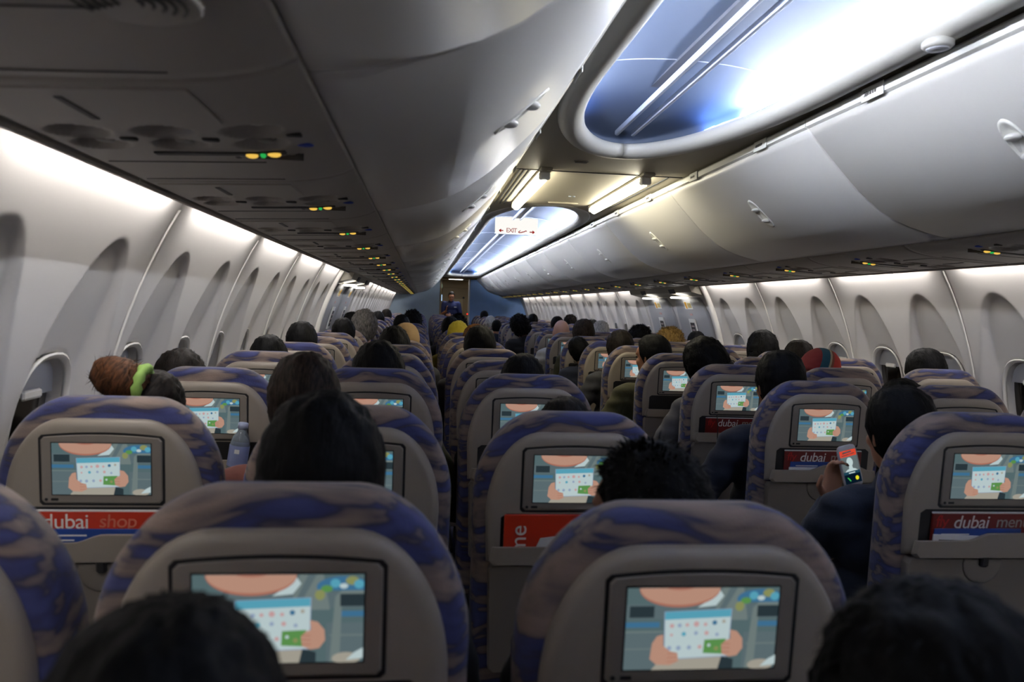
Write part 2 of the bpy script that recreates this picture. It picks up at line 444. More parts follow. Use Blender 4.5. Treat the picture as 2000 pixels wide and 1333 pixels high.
    # filler to the far bulkhead
# ------------------------------------------------------------------ passenger service units
PSU = [(1.010, 1.742), (1.012, 1.722), (1.03, 1.712), (1.06, 1.702), (1.10, 1.694), (1.15, 1.688), (1.25, 1.683), (1.36, 1.678), (1.44, 1.674), (1.452, 1.678)]
def psz(x): return interp(x, PSU[1:])
def make_psu(s):
    root = empty('service_unit'); h = .3755
    fl = lambda pts: [(s*p[0], p[1], p[2]) for p in pts]
    b = MB(); xs_ = [1.010, 1.011, 1.013, 1.02, 1.03, 1.045]+[1.06+.006*i for i in range(66)]+[1.452, 1.4535]; ys_ = [-h, -h+.004]+[-h+.012+.012*i for i in range(int((2*h-.024)/.012)+1)]
    ys_ = [-h, -h+.004]+[-.36+.03*i for i in range(7)]+[-.15+.006*i for i in range(35)]+[.08+.03*i for i in range(10)]+[h-.004, h]
    cups = [(x+(0 if y < -.05 else .002), y, rad) for x in (1.125, 1.255, 1.38) for y, rad in ((-.095, .046), (-.005, .043))]
    g = []
    for y in ys_:
        row = []
        for x in xs_:
            z = psz(x) if x > 1.0105 else 1.735
            if abs(y) > h-.002: z += .004
            for cx, cy, rad in cups:
                q = math.hypot((x-cx), (y-cy)*1.02)/rad
                if q < 1.0: z += .042*(1-q**3.2)
            row.append((s*x, y, z))
        g.append(row)
    b.rings(g, closed=False); b.rings([fl([(x, y, z) for x, z in ((1.012, 1.742), (1.452, 1.735), (1.452, 1.72), (1.012, 1.738))]) for y in (-h, h)], smooth=False); b.build('panel', M['psu'], root)
    r_ = MB(); loop = [(1.4555, 1.672), (1.459, 1.667), (1.468, 1.667), (1.470, 1.672), (1.470, 1.71), (1.4555, 1.71)]
    r_.rings([fl([(x, y, z) for x, z in loop]) for y in (-h, h)], smooth=False); r_.build('edge_rail', M['psu'], root)
    for i, x in enumerate((1.125, 1.255, 1.38)):
        for nm, y, rad in (('reading_light', -.095, .040), ('air_vent', -.005, .037)):
            xx = x if nm == 'reading_light' else x+.002
            z = psz(xx); k = MB()
            if nm == 'air_vent': k.lathe([(.017, .016), (.019, .004), (.014, -.003), (.006, -.003)], (s*(xx-.006), y, z+.008), n=14); k.build(nm, M['cup'], root)
            else: k.lathe([(.016, .014), (.018, .006), (.012, .003)], (s*(xx-.006), y, z+.010), n=14); k.build(nm, M['steel'], root)
        cb = MB(); xx = x-.058; cb.box(-.013, .013, -.007, .007, -.004, .002, .002); cb.v = [(s*xx+p[0], p[1]-.052, psz(xx)+p[2]) for p in cb.v]; cb.build('call_button', M['dark'], root)
    sg = MB(); 
    x = 1.19
    for i in range(8): sg.box(-.11+.0275*i, -.11+.0275*(i+1), -.010, .010, -.003, .002)
    sg.v = [(s*(x+.02)+p[0], p[1]+.065, psz(x)+p[2]-.001) for p in sg.v]; sg.v = [(a, b_, psz(abs(a))+(c-psz(x))+.001) for a, b_, c in sg.v]; so = sg.build('sign_panel', M['dark'], root)
    for nm, xx, mm, w_ in (('seatbelt_light', 1.120, 'amber', .012), ('smoking_light', 1.158, 'amber', .011), ('ready_light', 1.139, 'green', .005)):
        q = MB(); q.ell((s*xx, .066, psz(xx)-.004), (w_, .010, .005), 12, 6); q.build(nm, EM[mm], so)
    bb = MB(); bb.ell((s*1.062, .032, psz(1.062)-.001), (.016, .010, .004), 12, 6); bb.build('call_light', M['bluebtn'], root)
    tx = MB()
    for k in range(5): tx.box(-.004, .004, -.007, .007, -.0015, .001)
    tx = MB()
    for k in range(6):
        xx = 1.085+.017*k+(.02 if k > 2 else 0); zz = psz(xx)
        tx.box(s*xx-.004, s*xx+.004, .098, .110, zz-.0012, zz+.001)
    tx.box(s*1.075 if s > 0 else -1.20, s*1.20 if s > 0 else -1.075, .1035, .1045, psz(1.19)-.0003, psz(1.075)+.001)
    tx.build('seat_marks', M['ink'], root)
    # blank cover with finger slot
    bp = MB()
    xs = [1.15, 1.22, 1.29, 1.36, 1.43]
    ring = lambda y, k: fl([(x, y, psz(x)-.003+k) for x in xs])+fl([(x, y, psz(x)+.002) for x in reversed(xs)])
    bp.rings([ring(-.345, .002), ring(-.342, 0), ring(-.168, 0), ring(-.165, .002)], smooth=False); bo = bp.build('blank_cover', M['psu'], root)
    sl = MB(); sl.box(-.006, .006, -.06, .06, -.0045, -.001, .002); sl.v = [(s*1.315+p[0], p[1]-.25, psz(1.315)+p[2]) for p in sl.v]; sl.build('finger_slot', M['dark'], bo)
    for y in (.345, .15):
        sm = MB(); ring = lambda yy: fl([(x, yy, psz(x)-.0012) for x in xs])+fl([(x, yy, psz(x)+.001) for x in reversed(xs)])
        sm.rings([ring(y-.0015), ring(y+.0015)], smooth=False); sm.build('seam', M['dark'], root)
    return root
def add_grille(root, s):
    x, y = 1.115, .13
    g = MB(); z = psz(x); g.lathe([(.062, .002), (.062, -.003), (.055, -.004), (.01, -.004)], (s*x, y, z), n=28); go = g.build('speaker_grille', M['psu'], root)
    sl = MB()
    for side in (-1, 1):
        for k in range(5):
            a0 = .012+.009*k
            pts = [(s*x+side*a0*math.cos(t), y+a0*math.sin(t)*1.0, z-.0045) for t in [(-.6+1.2*i/6) for i in range(7)]]
            sl.tube(pts, .0018, 6)
    sl.build('grille_slots', M['black'], go)
for s in (-1, 1):
    proto = make_psu(s); gp = None; n = 0
    y = 1.345-.755*3
    items = []
    while y+.38 < Y1: items.append(y); y += .755
    for k, y in enumerate(items):
        r_ = proto if k == 0 else copy_tree(proto); r_.location = (0, y if s < 0 else y+.35, 0)
        if y > .2:
            tag(r_, 'grey panel of air vents and reading lights under the %s bins, %s along' % ('left' if s < 0 else 'right', ORD[n]), 'service panel', 'overhead service panels'); n += 1
        else: tag(r_, 'grey panel of air vents under the %s bins, behind the camera end' % ('left' if s < 0 else 'right'), 'service panel', 'overhead service panels')
        if s < 0 and k == 2: gp = r_
    if gp: add_grille(gp, s)

# ------------------------------------------------------------------ ceiling: two lit coves and a flat bay between
HW = .366
def oval_w(y, ya, yb, e=1.15):
    """half width of the cove opening at y (ends are half ellipses)"""
    t = 1
    if y > yb-e: t = math.sqrt(max(0, 1-((y-(yb-e))/e)**2.2))
    if y < ya+e: t = min(t, math.sqrt(max(0, 1-(((ya+e)-y)/e)**2.2)))
    return HW*t
ZF = 2.135
OV = [(-4.5, 3.36), (5.22, 17.9)]
def oval_path(ya, yb, n=40, e=1.15):
    """closed path of the opening, counter-clockwise"""
    pts = []
    def ysamp():
        a = [yb-e+e*math.sin(math.pi/2*i/18) for i in range(19)]
        return a
    right = []
    if ya > Y0: right += [ya+e-e*math.cos(math.pi/2*i/18) for i in range(18)]
    else: right += [Y0+.02]
    y = max(ya+e, Y0+.5)
    while y < yb-e-.05: right.append(y); y += .35
    right += ysamp()
    P = [(oval_w(y, ya, yb, e), y) for y in right]
    L_ = [(-x, y) for x, y in reversed(P)]
    return P, L_
def ceiling_panels():
    # flat panel round the openings
    mb = MB(); ys = sorted(set([round(Y0+.02+.1*i, 3) for i in range(int((Y1+2.4-Y0)/.1))]+[o[1] for o in OV]+[OV[1][0]]+[o[1]-1.15+1.15*math.sin(math.pi/2*i/24) for o in OV for i in range(25)]+[5.22+1.15-1.15*math.cos(math.pi/2*i/24) for i in range(25)]))
    def wid(y):
        for a, b in OV:
            if a <= y <= b: return oval_w(y, a, b)
        return 0
    for sd in (-1, 1):
        rows = [[(sd*(wid(y)+.0), y, ZF), (sd*.47, y, ZF), (sd*.47, y, ZF+.02), (sd*(wid(y)+.0), y, ZF+.02)] for y in ys]
        mb.rings(rows, smooth=False)
    o = mb.build('trim_90', M['ceil']); o['kind'] = 'structure'
ceiling_panels()
for i, (ya, yb) in enumerate(OV):
    P, L_ = oval_path(ya, yb); open_ = ya < Y0
    path = P+L_ if not open_ else P+L_
    n = len(path)
    # dome above the opening
    d = MB(); rows = []
    for t in [0, .15, .3, .42, .54, .66, .78, .9, 1.0]:      # t: 0 centre line .. 1 rim
        rows.append(t)
    ysl = [p[1] for p in P]
    vs, fs = [], []
    ts = [-1, -.97, -.9, -.8, -.65, -.5, -.35, -.2, -.08, .08, .2, .35, .5, .65, .8, .9, .97, 1]
    for (x, y) in P:
        e = 1.15; fall = 1
        if y > yb-e: fall = math.sqrt(max(0, 1-((y-(yb-e))/e)**2.2))
        if not open_ and y < ya+e: fall = min(fall, math.sqrt(max(0, 1-(((ya+e)-y)/e)**2.2)))
        for t in ts:
            zz = ZF+.045+(.02+.09*math.sqrt(max(0, 1-(abs(t)*.985)**2)))*fall**.7
            if abs(t) == 1: zz = ZF+.034
            vs.append((t*(max(x, .002)+.038*fall+.004), y+(.04 if y > yb-e*.4 else 0)*(1-fall), zz))
    m_ = len(ts)
    for a in range(len(P)-1):
        for b in range(m_-1): fs.append((a*m_+b, a*m_+b+1, (a+1)*m_+b+1, (a+1)*m_+b))
    d.add(vs, fs)
    o = d.build('trim_%d' % (91+i), M['dome']); o['kind'] = 'structure'
    # rim: fat rounded ring round the opening
    rm = MB(); rings = []
    cs = [(-.018, .036), (-.028, .032), (-.034, .018), (-.031, -.002), (-.018, -.016), (.004, -.024), (.030, -.024), (.052, -.014), (.064, .0), (.064, .030), (.050, .036), (.0, .036)]
    for k in range(n):
        p = Vector((*path[k],)); a = Vector(path[max(k-1, 0)] if open_ else path[k-1]); b = Vector(path[min(k+1, n-1)] if open_ else path[(k+1) % n])
        tt = (b-a).normalized(); nn = Vector((tt.y, -tt.x))
        sc2 = 1.0
        lowk = 1 if open_ else .05+.95*sstep(ya+.1, ya+1.6, p.y)
        rings.append([(p.x+nn.x*u*sc2, p.y+nn.y*u*sc2, ZF+(v if v > 0 else v*lowk)) for u, v in cs])
    if not open_: rings.append(rings[0])
    rm.rings(rings, cap0=open_, cap1=open_)
    o = rm.build('trim_%d' % (93+i), M['rim']); o['kind'] = 'structure'
    # hidden LED strips on the ledge behind the rim
    for sd in (-1, 1):
        side = 'left' if sd < 0 else 'right'; where = 'near' if i == 0 else 'far'
        root = empty('cove_light', (0, 0, 0))
        tag(root, 'blue white strip light tucked behind the %s rim of the %s ceiling cove' % (side, where), 'cove light', 'cove strip lights')
        pp = [(x, y) for x, y in P if x > .24]
        b = MB(); b.rings([[(sd*(x+.0305), y, ZF+.036), (sd*(x+.037), y, ZF+.036), (sd*(x+.037), y, ZF+.062), (sd*(x+.0305), y, ZF+.062)] for x, y in pp], smooth=False); b.build('base', M['white'], root)
        b = MB(); b.rings([[(sd*(x+.002), y, ZF+.0365), (sd*(x+.014), y, ZF+.0365), (sd*(x+.014), y, ZF+.039), (sd*(x+.002), y, ZF+.039)] for x, y in pp], smooth=False); b.build('blue_strip', EM['blue'], root)
        pp = pp[:-3] if open_ else pp[3:-3]
        b = MB(); b.rings([[(sd*(x+.028), y, ZF+.046), (sd*(x+.0303), y, ZF+.046), (sd*(x+.0303), y, ZF+.061), (sd*(x+.028), y, ZF+.061)] for x, y in pp], smooth=False); b.build('white_strip', EM['cwhite'], root)
    # centre track
    ya2, yb2 = max(ya+.05, Y0+.05), yb-.02
    zt = ZF+.135
    for x, nm in ((-.036, 'trim_%d' % (95+3*i)), (.036, 'trim_%d' % (96+3*i))):
        t = MB(); t.box(x-.009, x+.009, ya2+.3 if i else ya2, yb2-.02, zt, zt+.022, .004)
        t.v = [(a, b, c-.075*(1-min(1, max(0, (yb2-b)/.5)))) for a, b, c in t.v]
        tag(t.build(nm, M['track']), kind='structure')
    t = MB(); t.box(-.028, .028, ya2+.3 if i else ya2, yb2-.3, zt+.008, zt+.022); tag(t.build('trim_%d' % (97+3*i), M['groove']), kind='structure')
# joint line of the dome panels, rim joint and round unit on the near rim
def dome_joint(y, name):
    t = MB(); pts = []
    for k in range(25):
        u = -1+2*k/24; pts.append((u*(HW+.036), y, ZF+.045+.02+.09*math.sqrt(max(0, 1-(u*.985)**2))-.0025))
    t.tube(pts, .0028, 6); tag(t.build(name, M['track']), kind='structure')
dome_joint(2.55, 'trim_110'); dome_joint(.95, 'trim_111')
for k, y in enumerate((7.2, 8.8, 10.4, 12.0, 13.6, 15.2)): dome_joint(y, 'trim_%d' % (112+k))
rk = empty('ceiling_sensor', (.366, 1.76, ZF-.020)); tag(rk, 'small round white unit on the white cove rim near the top right', 'sensor')
MB().lathe([(.030, .0), (.036, -.006), (.036, -.016), (.030, -.022)], n=24).build('housing', M['rim'], rk)
MB().lathe([(.026, -.022), (.024, -.025), (.005, -.026)], n=24).build('face', M['shade'], rk)
# flat bay: recessed line, grooves and fittings
for x in (-.385, -.36, -.335): tag(MB().box(x-.004, x+.004, 3.9, 5.2, ZF-.004, ZF, .001).build('trim_%d' % (120+int((x+.4)*100)), M['groove']), kind='structure')
tag(MB().box(-.46, .46, 3.885, 3.893, ZF-.0035, ZF+.001).build('trim_130', M['groove']), kind='structure')
tag(MB().box(.385, .393, 3.9, 5.2, ZF-.004, ZF, .001).build('trim_131', M['groove']), kind='structure')
fp = empty('ceiling_catch', (-.13, 3.62, ZF)); tag(fp, 'small rectangular metal catch in the dark ceiling ahead of the near cove', 'catch')
MB().box(-.035, .035, -.016, .016, -.004, 0, .002).build('plate', M['ceil'], fp); MB().box(-.029, .029, -.011, .011, -.0055, -.004, .001).build('flap', M['groove'], fp)
fp = empty('ceiling_socket', (.04, 4.72, ZF)); tag(fp, 'tiny pair of round sockets in the ceiling between the two tube lights', 'socket')
for x in (-.012, .012): MB().lathe([(.009, 0), (.009, -.006), (.005, -.007)], (x, 0, 0), n=12).build('socket', M['track'], fp)
fp = empty('ceiling_grille', (.04, 5.02, ZF)); tag(fp, 'low oval grille in the ceiling just before the far cove', 'grille')
MB().lathe([(.10, 0), (.10, -.006), (.08, -.010), (.01, -.010)], sy=.22, n=28).build('cover', M['ceil'], fp)
# fluorescent tubes
def tube_light(x, label):
    r_ = empty('fluorescent_light', (x, 0, ZF)); tag(r_, label, 'tube light', 'tube lights in the flat ceiling bay')
    b = MB(); b.box(-.032, .032, 3.80, 5.12, -.012, .0, .004); b.build('tray', M['ceil'], r_)
    e = MB(); e.box(-.028, .028, 3.86, 3.90, -.050, -.012, .006); e.build('end_cap', M['white'], r_)
    e = MB(); e.box(-.03, .03, 5.08, 5.12, -.045, -.012, .006); e.build('end_cap', M['white'], r_)
    t = MB(); t.tube([(0, 3.90, -.036), (0, 5.08, -.036)], .021, 14); t.build('tube', EM['tube'], r_)
tube_light(-.262, 'glowing fluorescent tube in the dark ceiling bay beside the left bins')
tube_light(.262, 'glowing fluorescent tube in the dark ceiling bay beside the right bins')

# ------------------------------------------------------------------ exit sign
def exit_sign():
    r_ = empty('exit_sign', (0, 7.28, 0)); tag(r_, 'hanging white exit sign with red letters and arrows below the far cove', 'sign')
    W2 = .203
    b = MB(); pts = []
    rings = []
    for y, k in ((-.020, .006), (-.016, 0), (.016, 0), (.020, .006)):
        n = 14; top = [(x, 2.318-.012*(1-(x/W2)**2)) for x in [W2-k-2*(W2-k)*i/n for i in range(n+1)]]
        bot = [(-W2+k, 2.150), (-W2+k+.006, 2.139), (-W2+k+.02, 2.134+k), (W2-k-.02, 2.134+k), (W2-k-.006, 2.139), (W2-k, 2.150)]
        rings.append([(x, y, z) for x, z in top+bot])
    b.rings(rings, smooth=False); b.build('board', EM['exits'], r_)
    b = MB(); b.box(-W2-.002, W2+.002, -.022, .022, 2.126, 2.134, .003); b.build('edge', M['white'], r_)
    for x in (-.16, .16): MB().box(x-.006, x+.006, -.006, .006, 2.30, 2.40, .002).build('hanger', M['steel'], r_)
    t = text_mesh('exit_word', 'EXIT', .060, .0007, 0, .80); t.materials.append(EM['exitr'])
    o = link('exit_word', t, r_); o.matrix_local = Matrix.Translation((-.100, -.0215, 2.160)) @ Matrix.Rotation(math.pi/2, 4, 'X')
    ar = MB()
    def stroke(pts, w_=.0048):
        for a, c in zip(pts, pts[1:]):
            a, c = Vector(a), Vector(c); dd = (c-a).normalized(); nn = Vector((-dd.y, dd.x))*w_; a = a-dd*w_*.5; c = c+dd*w_*.5
            q = [a+nn, a-nn, c-nn, c+nn]
            ar.add([(p.x, -.0212, p.y) for p in q]+[(p.x, -.0200, p.y) for p in q], [(0, 1, 2, 3), (4, 7, 6, 5), (0, 4, 5, 1), (1, 5, 6, 2), (2, 6, 7, 3), (3, 7, 4, 0)], 0, False)
    stroke([(-.128, 2.157), (-.162, 2.157)]); stroke([(-.148, 2.168), (-.163, 2.157), (-.148, 2.146)])
    stroke([(.128, 2.153), (.168, 2.153)]); stroke([(.154, 2.164), (.169, 2.153), (.154, 2.142)])
    ar.build('arrows', EM['exitr'], r_)
    ar = MB(); ar_pts = [[(.096, 2.160), (.088, 2.163), (.078, 2.157), (.068, 2.152), (.060, 2.153)], [(.060, 2.153), (.052, 2.147), (.044, 2.147), (.038, 2.146)], [(.030, 2.158), (.021, 2.152), (.023, 2.145), (.034, 2.144)], [(.036, 2.163), (.036, 2.165)]]
    for q in ar_pts: stroke(q, .0042)
    ar.build('arabic_word', EM['exitr'], r_)
exit_sign()

# ------------------------------------------------------------------ overwing exit doors
dn = 1
for s in (-1, 1):
    ya = EXIT[s][0]
    px = lambda z: wallx(z)
    # white pillar at the near edge of the bay
    p = MB(); zs = [.75+.95*i/14 for i in range(15)]
    p.rings([[(s*(px(z)-.03), ya-.02, z), (s*(px(z)-.034), ya+.03, z), (s*(px(z)-.02), ya+.055, z), (s*(px(z)+.02), ya+.055, z), (s*(px(z)+.02), ya-.02, z)] for z in zs])
    tag(p.build('trim_%d' % (140+dn), M['wall_trim']), kind='structure')
    h = MB(); h.rings([[(s*1.40, y, 1.70), (s*1.44, y, 1.62), (s*1.60, y, 1.585), (s*1.60, y, 1.72)] for y in (ya+.06, EXIT[s][1]-.02)], smooth=False)
    tag(h.build('trim_%d' % (142+dn), M['ceil']), kind='structure')
    for k in range(2):
        y0 = ya+.14+k*.93; y1 = y0+.80; yc = (y0+y1)/2
        root = empty('door_%d' % dn); root['kind'] = 'structure'; dn += 1
        d = MB(); rings = []
        zs = [.78+.80*i/12 for i in range(13)]
        def wy(z):
            t = max(0, (z-1.40)/.18); u = max(0, (.9-z)/.12); return .40-.10*min(1, t)**2-.08*min(1, u)**2
        for z in zs:
            w_ = wy(z); rings.append([(s*(px(z)+.01), yc-w_-.012, z), (s*(px(z)-.020), yc-w_, z), (s*(px(z)-.024), yc-w_+.02, z), (s*(px(z)-.024), yc+w_-.02, z), (s*(px(z)-.020), yc+w_, z), (s*(px(z)+.01), yc+w_+.012, z)])
        d.rings(rings); d.build('door_panel', mat('exit_door_panel', (166, 167, 171), .55), root)
        lp = MB(); lp.box(-.05, .05, -.115, .115, -.008, .008, .007); lp.v = [(s*1.495+p_[0]*1.0, yc+p_[1], 1.578+p_[2]+s*0) for p_ in lp.v]; lp.build('lamp', EM['exitl'], root)
        def plate(nm, y_0, y_1, z0, z1, off, m_, par=root):
            q = MB(); zz = [z0+(z1-z0)*i/4 for i in range(5)]
            q.rings([[(s*(px(z)-off), y_0, z), (s*(px(z)-off), y_1, z), (s*(px(z)-off+.012), y_1, z), (s*(px(z)-off+.012), y_0, z)] for z in zz], smooth=False)
            return q.build(nm, m_, par)
        pc = plate('placard', yc-.10, yc+.10, 1.475, 1.545, .027, M['white'])
        plate('placard_arrow', yc+.03, yc+.075, 1.48, 1.54, .0285, M['yellow'], pc)
        plate('placard_print', yc-.08, yc+.01, 1.487, 1.53, .0285, mat('tan_print', (196, 178, 120), .5), pc)
        plate('placard_strip', yc-.035, yc+.035, 1.415, 1.435, .027, mat('pink_print', (190, 150, 146), .5))
        hb = plate('handle_box', yc-.075, yc+.075, 1.195, 1.385, .040, mat('handle_box', (236, 236, 234), .4))
        plate('handle_recess', yc-.055, yc+.055, 1.215, 1.35, .0415, M['dark'], hb)
        for zz in (1.31, 1.275, 1.24): plate('handle_print', yc-.04, yc+.035, zz, zz+.014, .0425, mat('handle_print', (170, 150, 150), .5), hb)
        hs = plate('header_sign', yc-.07, yc+.07, 1.610, 1.650, .134, M['frame'])

# ------------------------------------------------------------------ far bulkhead, galley doorway
DX0, DX1, DTOP = -.455, .275, 2.02
tag(MB().box(-1.75, DX0, Y1, Y1+.04, 0, 2.10, .003).build('wall_far_left', M['blue_l']), kind='structure')
tag(MB().box(DX1, 1.75, Y1, Y1+.04, 0, 2.10, .003).build('wall_far_right', M['blue_r']), kind='structure')
tag(MB().box(-1.75, 1.75, Y1+.005, Y1+.045, 2.09, 2.46, 0).build('wall_far_top', M['galley']), kind='structure')
tag(MB().box(DX1-.03, DX1+.01, Y1-.015, Y1+.05, 0, 2.10, .006).build('trim_150', M['white']), kind='structure')
tag(MB().box(DX0-.01, DX0+.03, Y1-.015, Y1+.05, 0, 2.10, .006).build('trim_151', M['galley']), kind='structure')
tag(MB().box(-1.7, 1.7, Y1+2.3, Y1+2.34, 0, 2.46, 0).build('wall_front', M['galley']), kind='structure')
tag(MB().box(-.51, -.462, Y1+.05, Y1+2.3, 0, 2.4, 0).build('wall_galley_left', M['galley']), kind='structure')
tag(MB().box(.62, .66, Y1+.05, Y1+2.3, 0, 2.4, 0).build('wall_galley_right', M['galley']), kind='structure')
dr = empty('door_9', (0, Y1+2.28, 0)); dr['kind'] = 'structure'
MB().box(-.36, .40, -.03, .0, 0, 1.93, .006).build('door_panel', mat('galley_door', (136, 116, 80), .5), dr)
MB().box(-.05, .22, -.036, -.03, .9, 1.62, .004).build('inset_panel', mat('galley_inset', (158, 142, 106), .5), dr)
MB().lathe([(.03, 0), (.03, -.012), (.012, -.02)], (.24, -.03, 1.66), ax='y', n=16).build('knob', M['dark'], dr)
gl = empty('galley_light', (0, Y1+.36, 2.12)); tag(gl, 'bright bluish ceiling light panel in the galley beyond the doorway', 'light panel')
MB().box(-.24, .16, -.3, .62, 0, .03, .004).build('housing', M['white'], gl); MB().box(-.22, .14, -.28, .60, -.004, .0).build('diffuser', EM['gal'], gl)
cp = empty('crew_panel', (DX0+.02, Y1+.3, 0)); tag(cp, 'lit blue-white control screen on the left edge of the galley doorway', 'control panel')
MB().box(-.03, .04, -.02, .02, 1.52, 1.72, .004).build('housing', M['dark'], cp); MB().box(-.02, .035, -.0225, -.02, 1.54, 1.70).build('screen', EM['crew'], cp)
cp = empty('wall_phone', (DX0+.02, Y1+.3, 0)); tag(cp, 'small pale handset unit high on the left side of the galley doorway', 'handset')
MB().box(-.02, .03, -.02, .02, 1.86, 1.97, .004).build('cradle', mat('pale_green', (150, 186, 160), .5), cp); MB().box(-.012, .02, -.035, -.02, 1.80, 1.85, .004).build('handset', M['dark'], cp)
ld = empty('indicator_lamp', (DX1-.045, Y1-.03, 1.235)); tag(ld, 'small red indicator lamp on the right edge of the galley doorway', 'indicator lamp')
MB().box(-.02, .02, 0, .02, -.03, .03, .004).build('housing', M['dark'], ld); MB().ell((0, -.004, 0), (.018, .008, .020), 12, 8).build('lens', EM['redled'], ld)
tag(MB().box(-.51, .66, Y1+.05, Y1+2.3, 2.15, 2.2, 0).build('trim_152', M['galley']), kind='structure')

# ------------------------------------------------------------------ SEATS
OUT = (.080, .142, .20, 1.12, .216)
SHL = (.075, .120, .185, .97, .190)
ZT = 1.219
def outline(prof, d, zt, inset, zb):
    """closed front-view outline: flat top, rounded shoulders, near vertical sides"""
    flat, cw, ch, ex, wb = prof
    pts = []
    for i in range(15):
        t = math.pi/2*i/14; pts.append((flat+cw*math.sin(t)**ex, zt-ch*(1-math.cos(t))))
    n = 8; z0 = zt-ch; x0 = flat+cw
    pts += [(x0+(wb-x0)*i/n, z0+(zb-z0)*i/n) for i in range(1, n+1)]
    res = []
    for i, (x, z) in enumerate(pts):
        a = pts[max(i-1, 0)]; b = pts[min(i+1, len(pts)-1)]
        t = Vector((b[0]-a[0], b[1]-a[1])).normalized() if i else Vector((1, 0)); nrm = Vector((-t.y, t.x))
        res.append((max(.01, x-nrm.x*inset), z-nrm.y*inset))
    res[-1] = (res[-1][0], zb+inset*.5)
    return [(x, z) for x, z in reversed(res)]+[(-x, z) for x, z in res]
TILT = R(4.0)
def tilt_pts(vs):
    """lean the back about the frame-top line: lower parts go forward"""
    out = []
    for x, y, z in vs:
        out.append((x, y+(1.148-z)*math.tan(TILT), z))
    return out
def make_screen(root):
    W_, H_ = .190, .106; x0, z0 = -W_/2, 1.0235
    mats = [emat('screen_'+n, c, SCREEN*k, False) for n, c, k in (
        ('teal', (118, 146, 150), .75), ('grey', (150, 168, 166), .8), ('slate', (66, 84, 92), .65), ('skin', (228, 176, 152), .95), ('skin_dark', (214, 140, 118), .9), ('white', (214, 234, 236), 1.1),
        ('sky', (104, 190, 216), 1.05), ('green', (116, 182, 100), .9), ('blue', (84, 146, 190), .85), ('yellow', (178, 186, 120), .85), ('beige', (206, 200, 184), .9), ('lilac', (176, 196, 226), 1.0), ('pink', (236, 190, 190), 1.0), ('seatgrey', (128, 150, 156), .75))]
    mb = MB(); lay = [0]
    def poly(pts, mi):
        lay[0] += 1; y = -.0172-.00004*lay[0]
        q = [(x0+min(1, max(0, u))*W_, y, z0+min(1, max(0, v))*H_) for u, v in pts]
        mb.add(q, [tuple(range(len(q)))], mi, False)
    def el(cx, cy, rx, ry, mi, a0=0, a1=360, n=20): poly([(cx+rx*math.cos(R(a0+(a1-a0)*i/n)), cy+ry*math.sin(R(a0+(a1-a0)*i/n))) for i in range(n+(0 if a1-a0 >= 360 else 1))], mi)
    rect = lambda a, b, c, d, mi: poly([(a, c), (b, c), (b, d), (a, d)], mi)
    rect(0, 1, 0, 1, 0)
    rect(0, 1, .62, .8, 13); rect(0, .24, 0, .45, 13); rect(.78, 1, 0, .45, 13)
    rect(.0, .25, .455, .475, 1); rect(.80, 1, .30, .315, 1); rect(0, .25, .25, .262, 1)
    rect(.02, .18, .64, .78, 2); rect(0, .22, .52, .585, 8); rect(.84, 1, .52, .585, 8)
    poly([(.56, .6), (.80, .6), (.76, 1), (.62, 1)], 1); poly([(.60, .72), (.64, .72), (.72, 1), (.67, 1)], 13)
    poly([(.74, .0), (.80, .0), (.83, .75), (.88, .84), (1, .84), (1, .78), (.90, .77), (.87, .7), (.86, 0)], 1)
    el(.88, .86, .16, .12, 8, -20, 200); el(.83, .90, .03, .05, 6); el(.93, .93, .04, .05, 9); el(.78, .84, .035, .04, 7); el(.97, .89, .03, .05, 6); el(.74, .77, .03, .06, 9); el(.88, .87, .025, .03, 5)
    rect(.86, 1, .64, .78, 2)
    poly([(.09, 1), (.13, .93), (.2, .88), (.2, 1)], 5)
    poly([(.46, .76), (.57, .90), (.57, .78)], 5); poly([(.50, .80), (.60, .98), (.63, .9), (.58, .78)], 5)
    el(.34, 1.0, .265, .235, 4, 180, 360); el(.34, 1.0, .26, .205, 3, 180, 360); el(.34, 1.02, .10, .045, 4, 180, 360)
    poly([(.18, 0), (.70, 0), (.66, .18), (.26, .18)], 10); poly([(.62, 0), (.72, 0), (.72, .12), (.64, .16)], 2)
    poly([(.245, .715), (.69, .745), (.685, .155), (.26, .125)], 11); poly([(.25, .71), (.685, .738), (.68, .165), (.265, .135)], 5)
    poly([(.25, .71), (.685, .738), (.684, .645), (.252, .615)], 6)
    poly([(.515, .20), (.66, .185), (.662, .375), (.52, .365)], 7)
    for cx, cy, rr, mi in ((.30, .54, .024, 12), (.35, .545, .022, 11), (.40, .55, .02, 12), (.46, .56, .03, 12), (.52, .555, .02, 12), (.58, .575, .026, 8), (.64, .59, .02, 10), (.30, .43, .016, 12), (.38, .44, .024, 6), (.46, .45, .022, 11), (.53, .45, .024, 12), (.60, .43, .02, 11), (.29, .27, .024, 11), (.35, .27, .026, 11), (.42, .275, .024, 11), (.49, .28, .022, 12), (.55, .30, .018, 5), (.60, .26, .024, 9)):
        el(cx, cy, rr*.62, rr*1.15, mi, n=10)
    # hands holding the card
    poly([(.165, .14), (.175, .33), (.205, .42), (.245, .44), (.25, .30), (.30, .23), (.345, .21), (.355, .11), (.30, .06), (.21, .07)], 3)
    for k in range(3): poly([(.28, .10+.05*k), (.345, .105+.05*k), (.345, .112+.05*k), (.28, .108+.05*k)], 4)
    poly([(.685, .49), (.73, .47), (.77, .38), (.775, .26), (.74, .17), (.69, .155), (.64, .19), (.63, .30), (.66, .36), (.69, .38)], 3)
    for k in range(3): poly([(.635, .215+.05*k), (.69, .21+.05*k), (.69, .218+.05*k), (.635, .224+.05*k)], 4)
    el(.90, .05, .085, .07, 10); poly([(.90, .03), (1, .05), (1, .17), (.95, .12)], 5)
    o = mb.mesh('screen', mats)
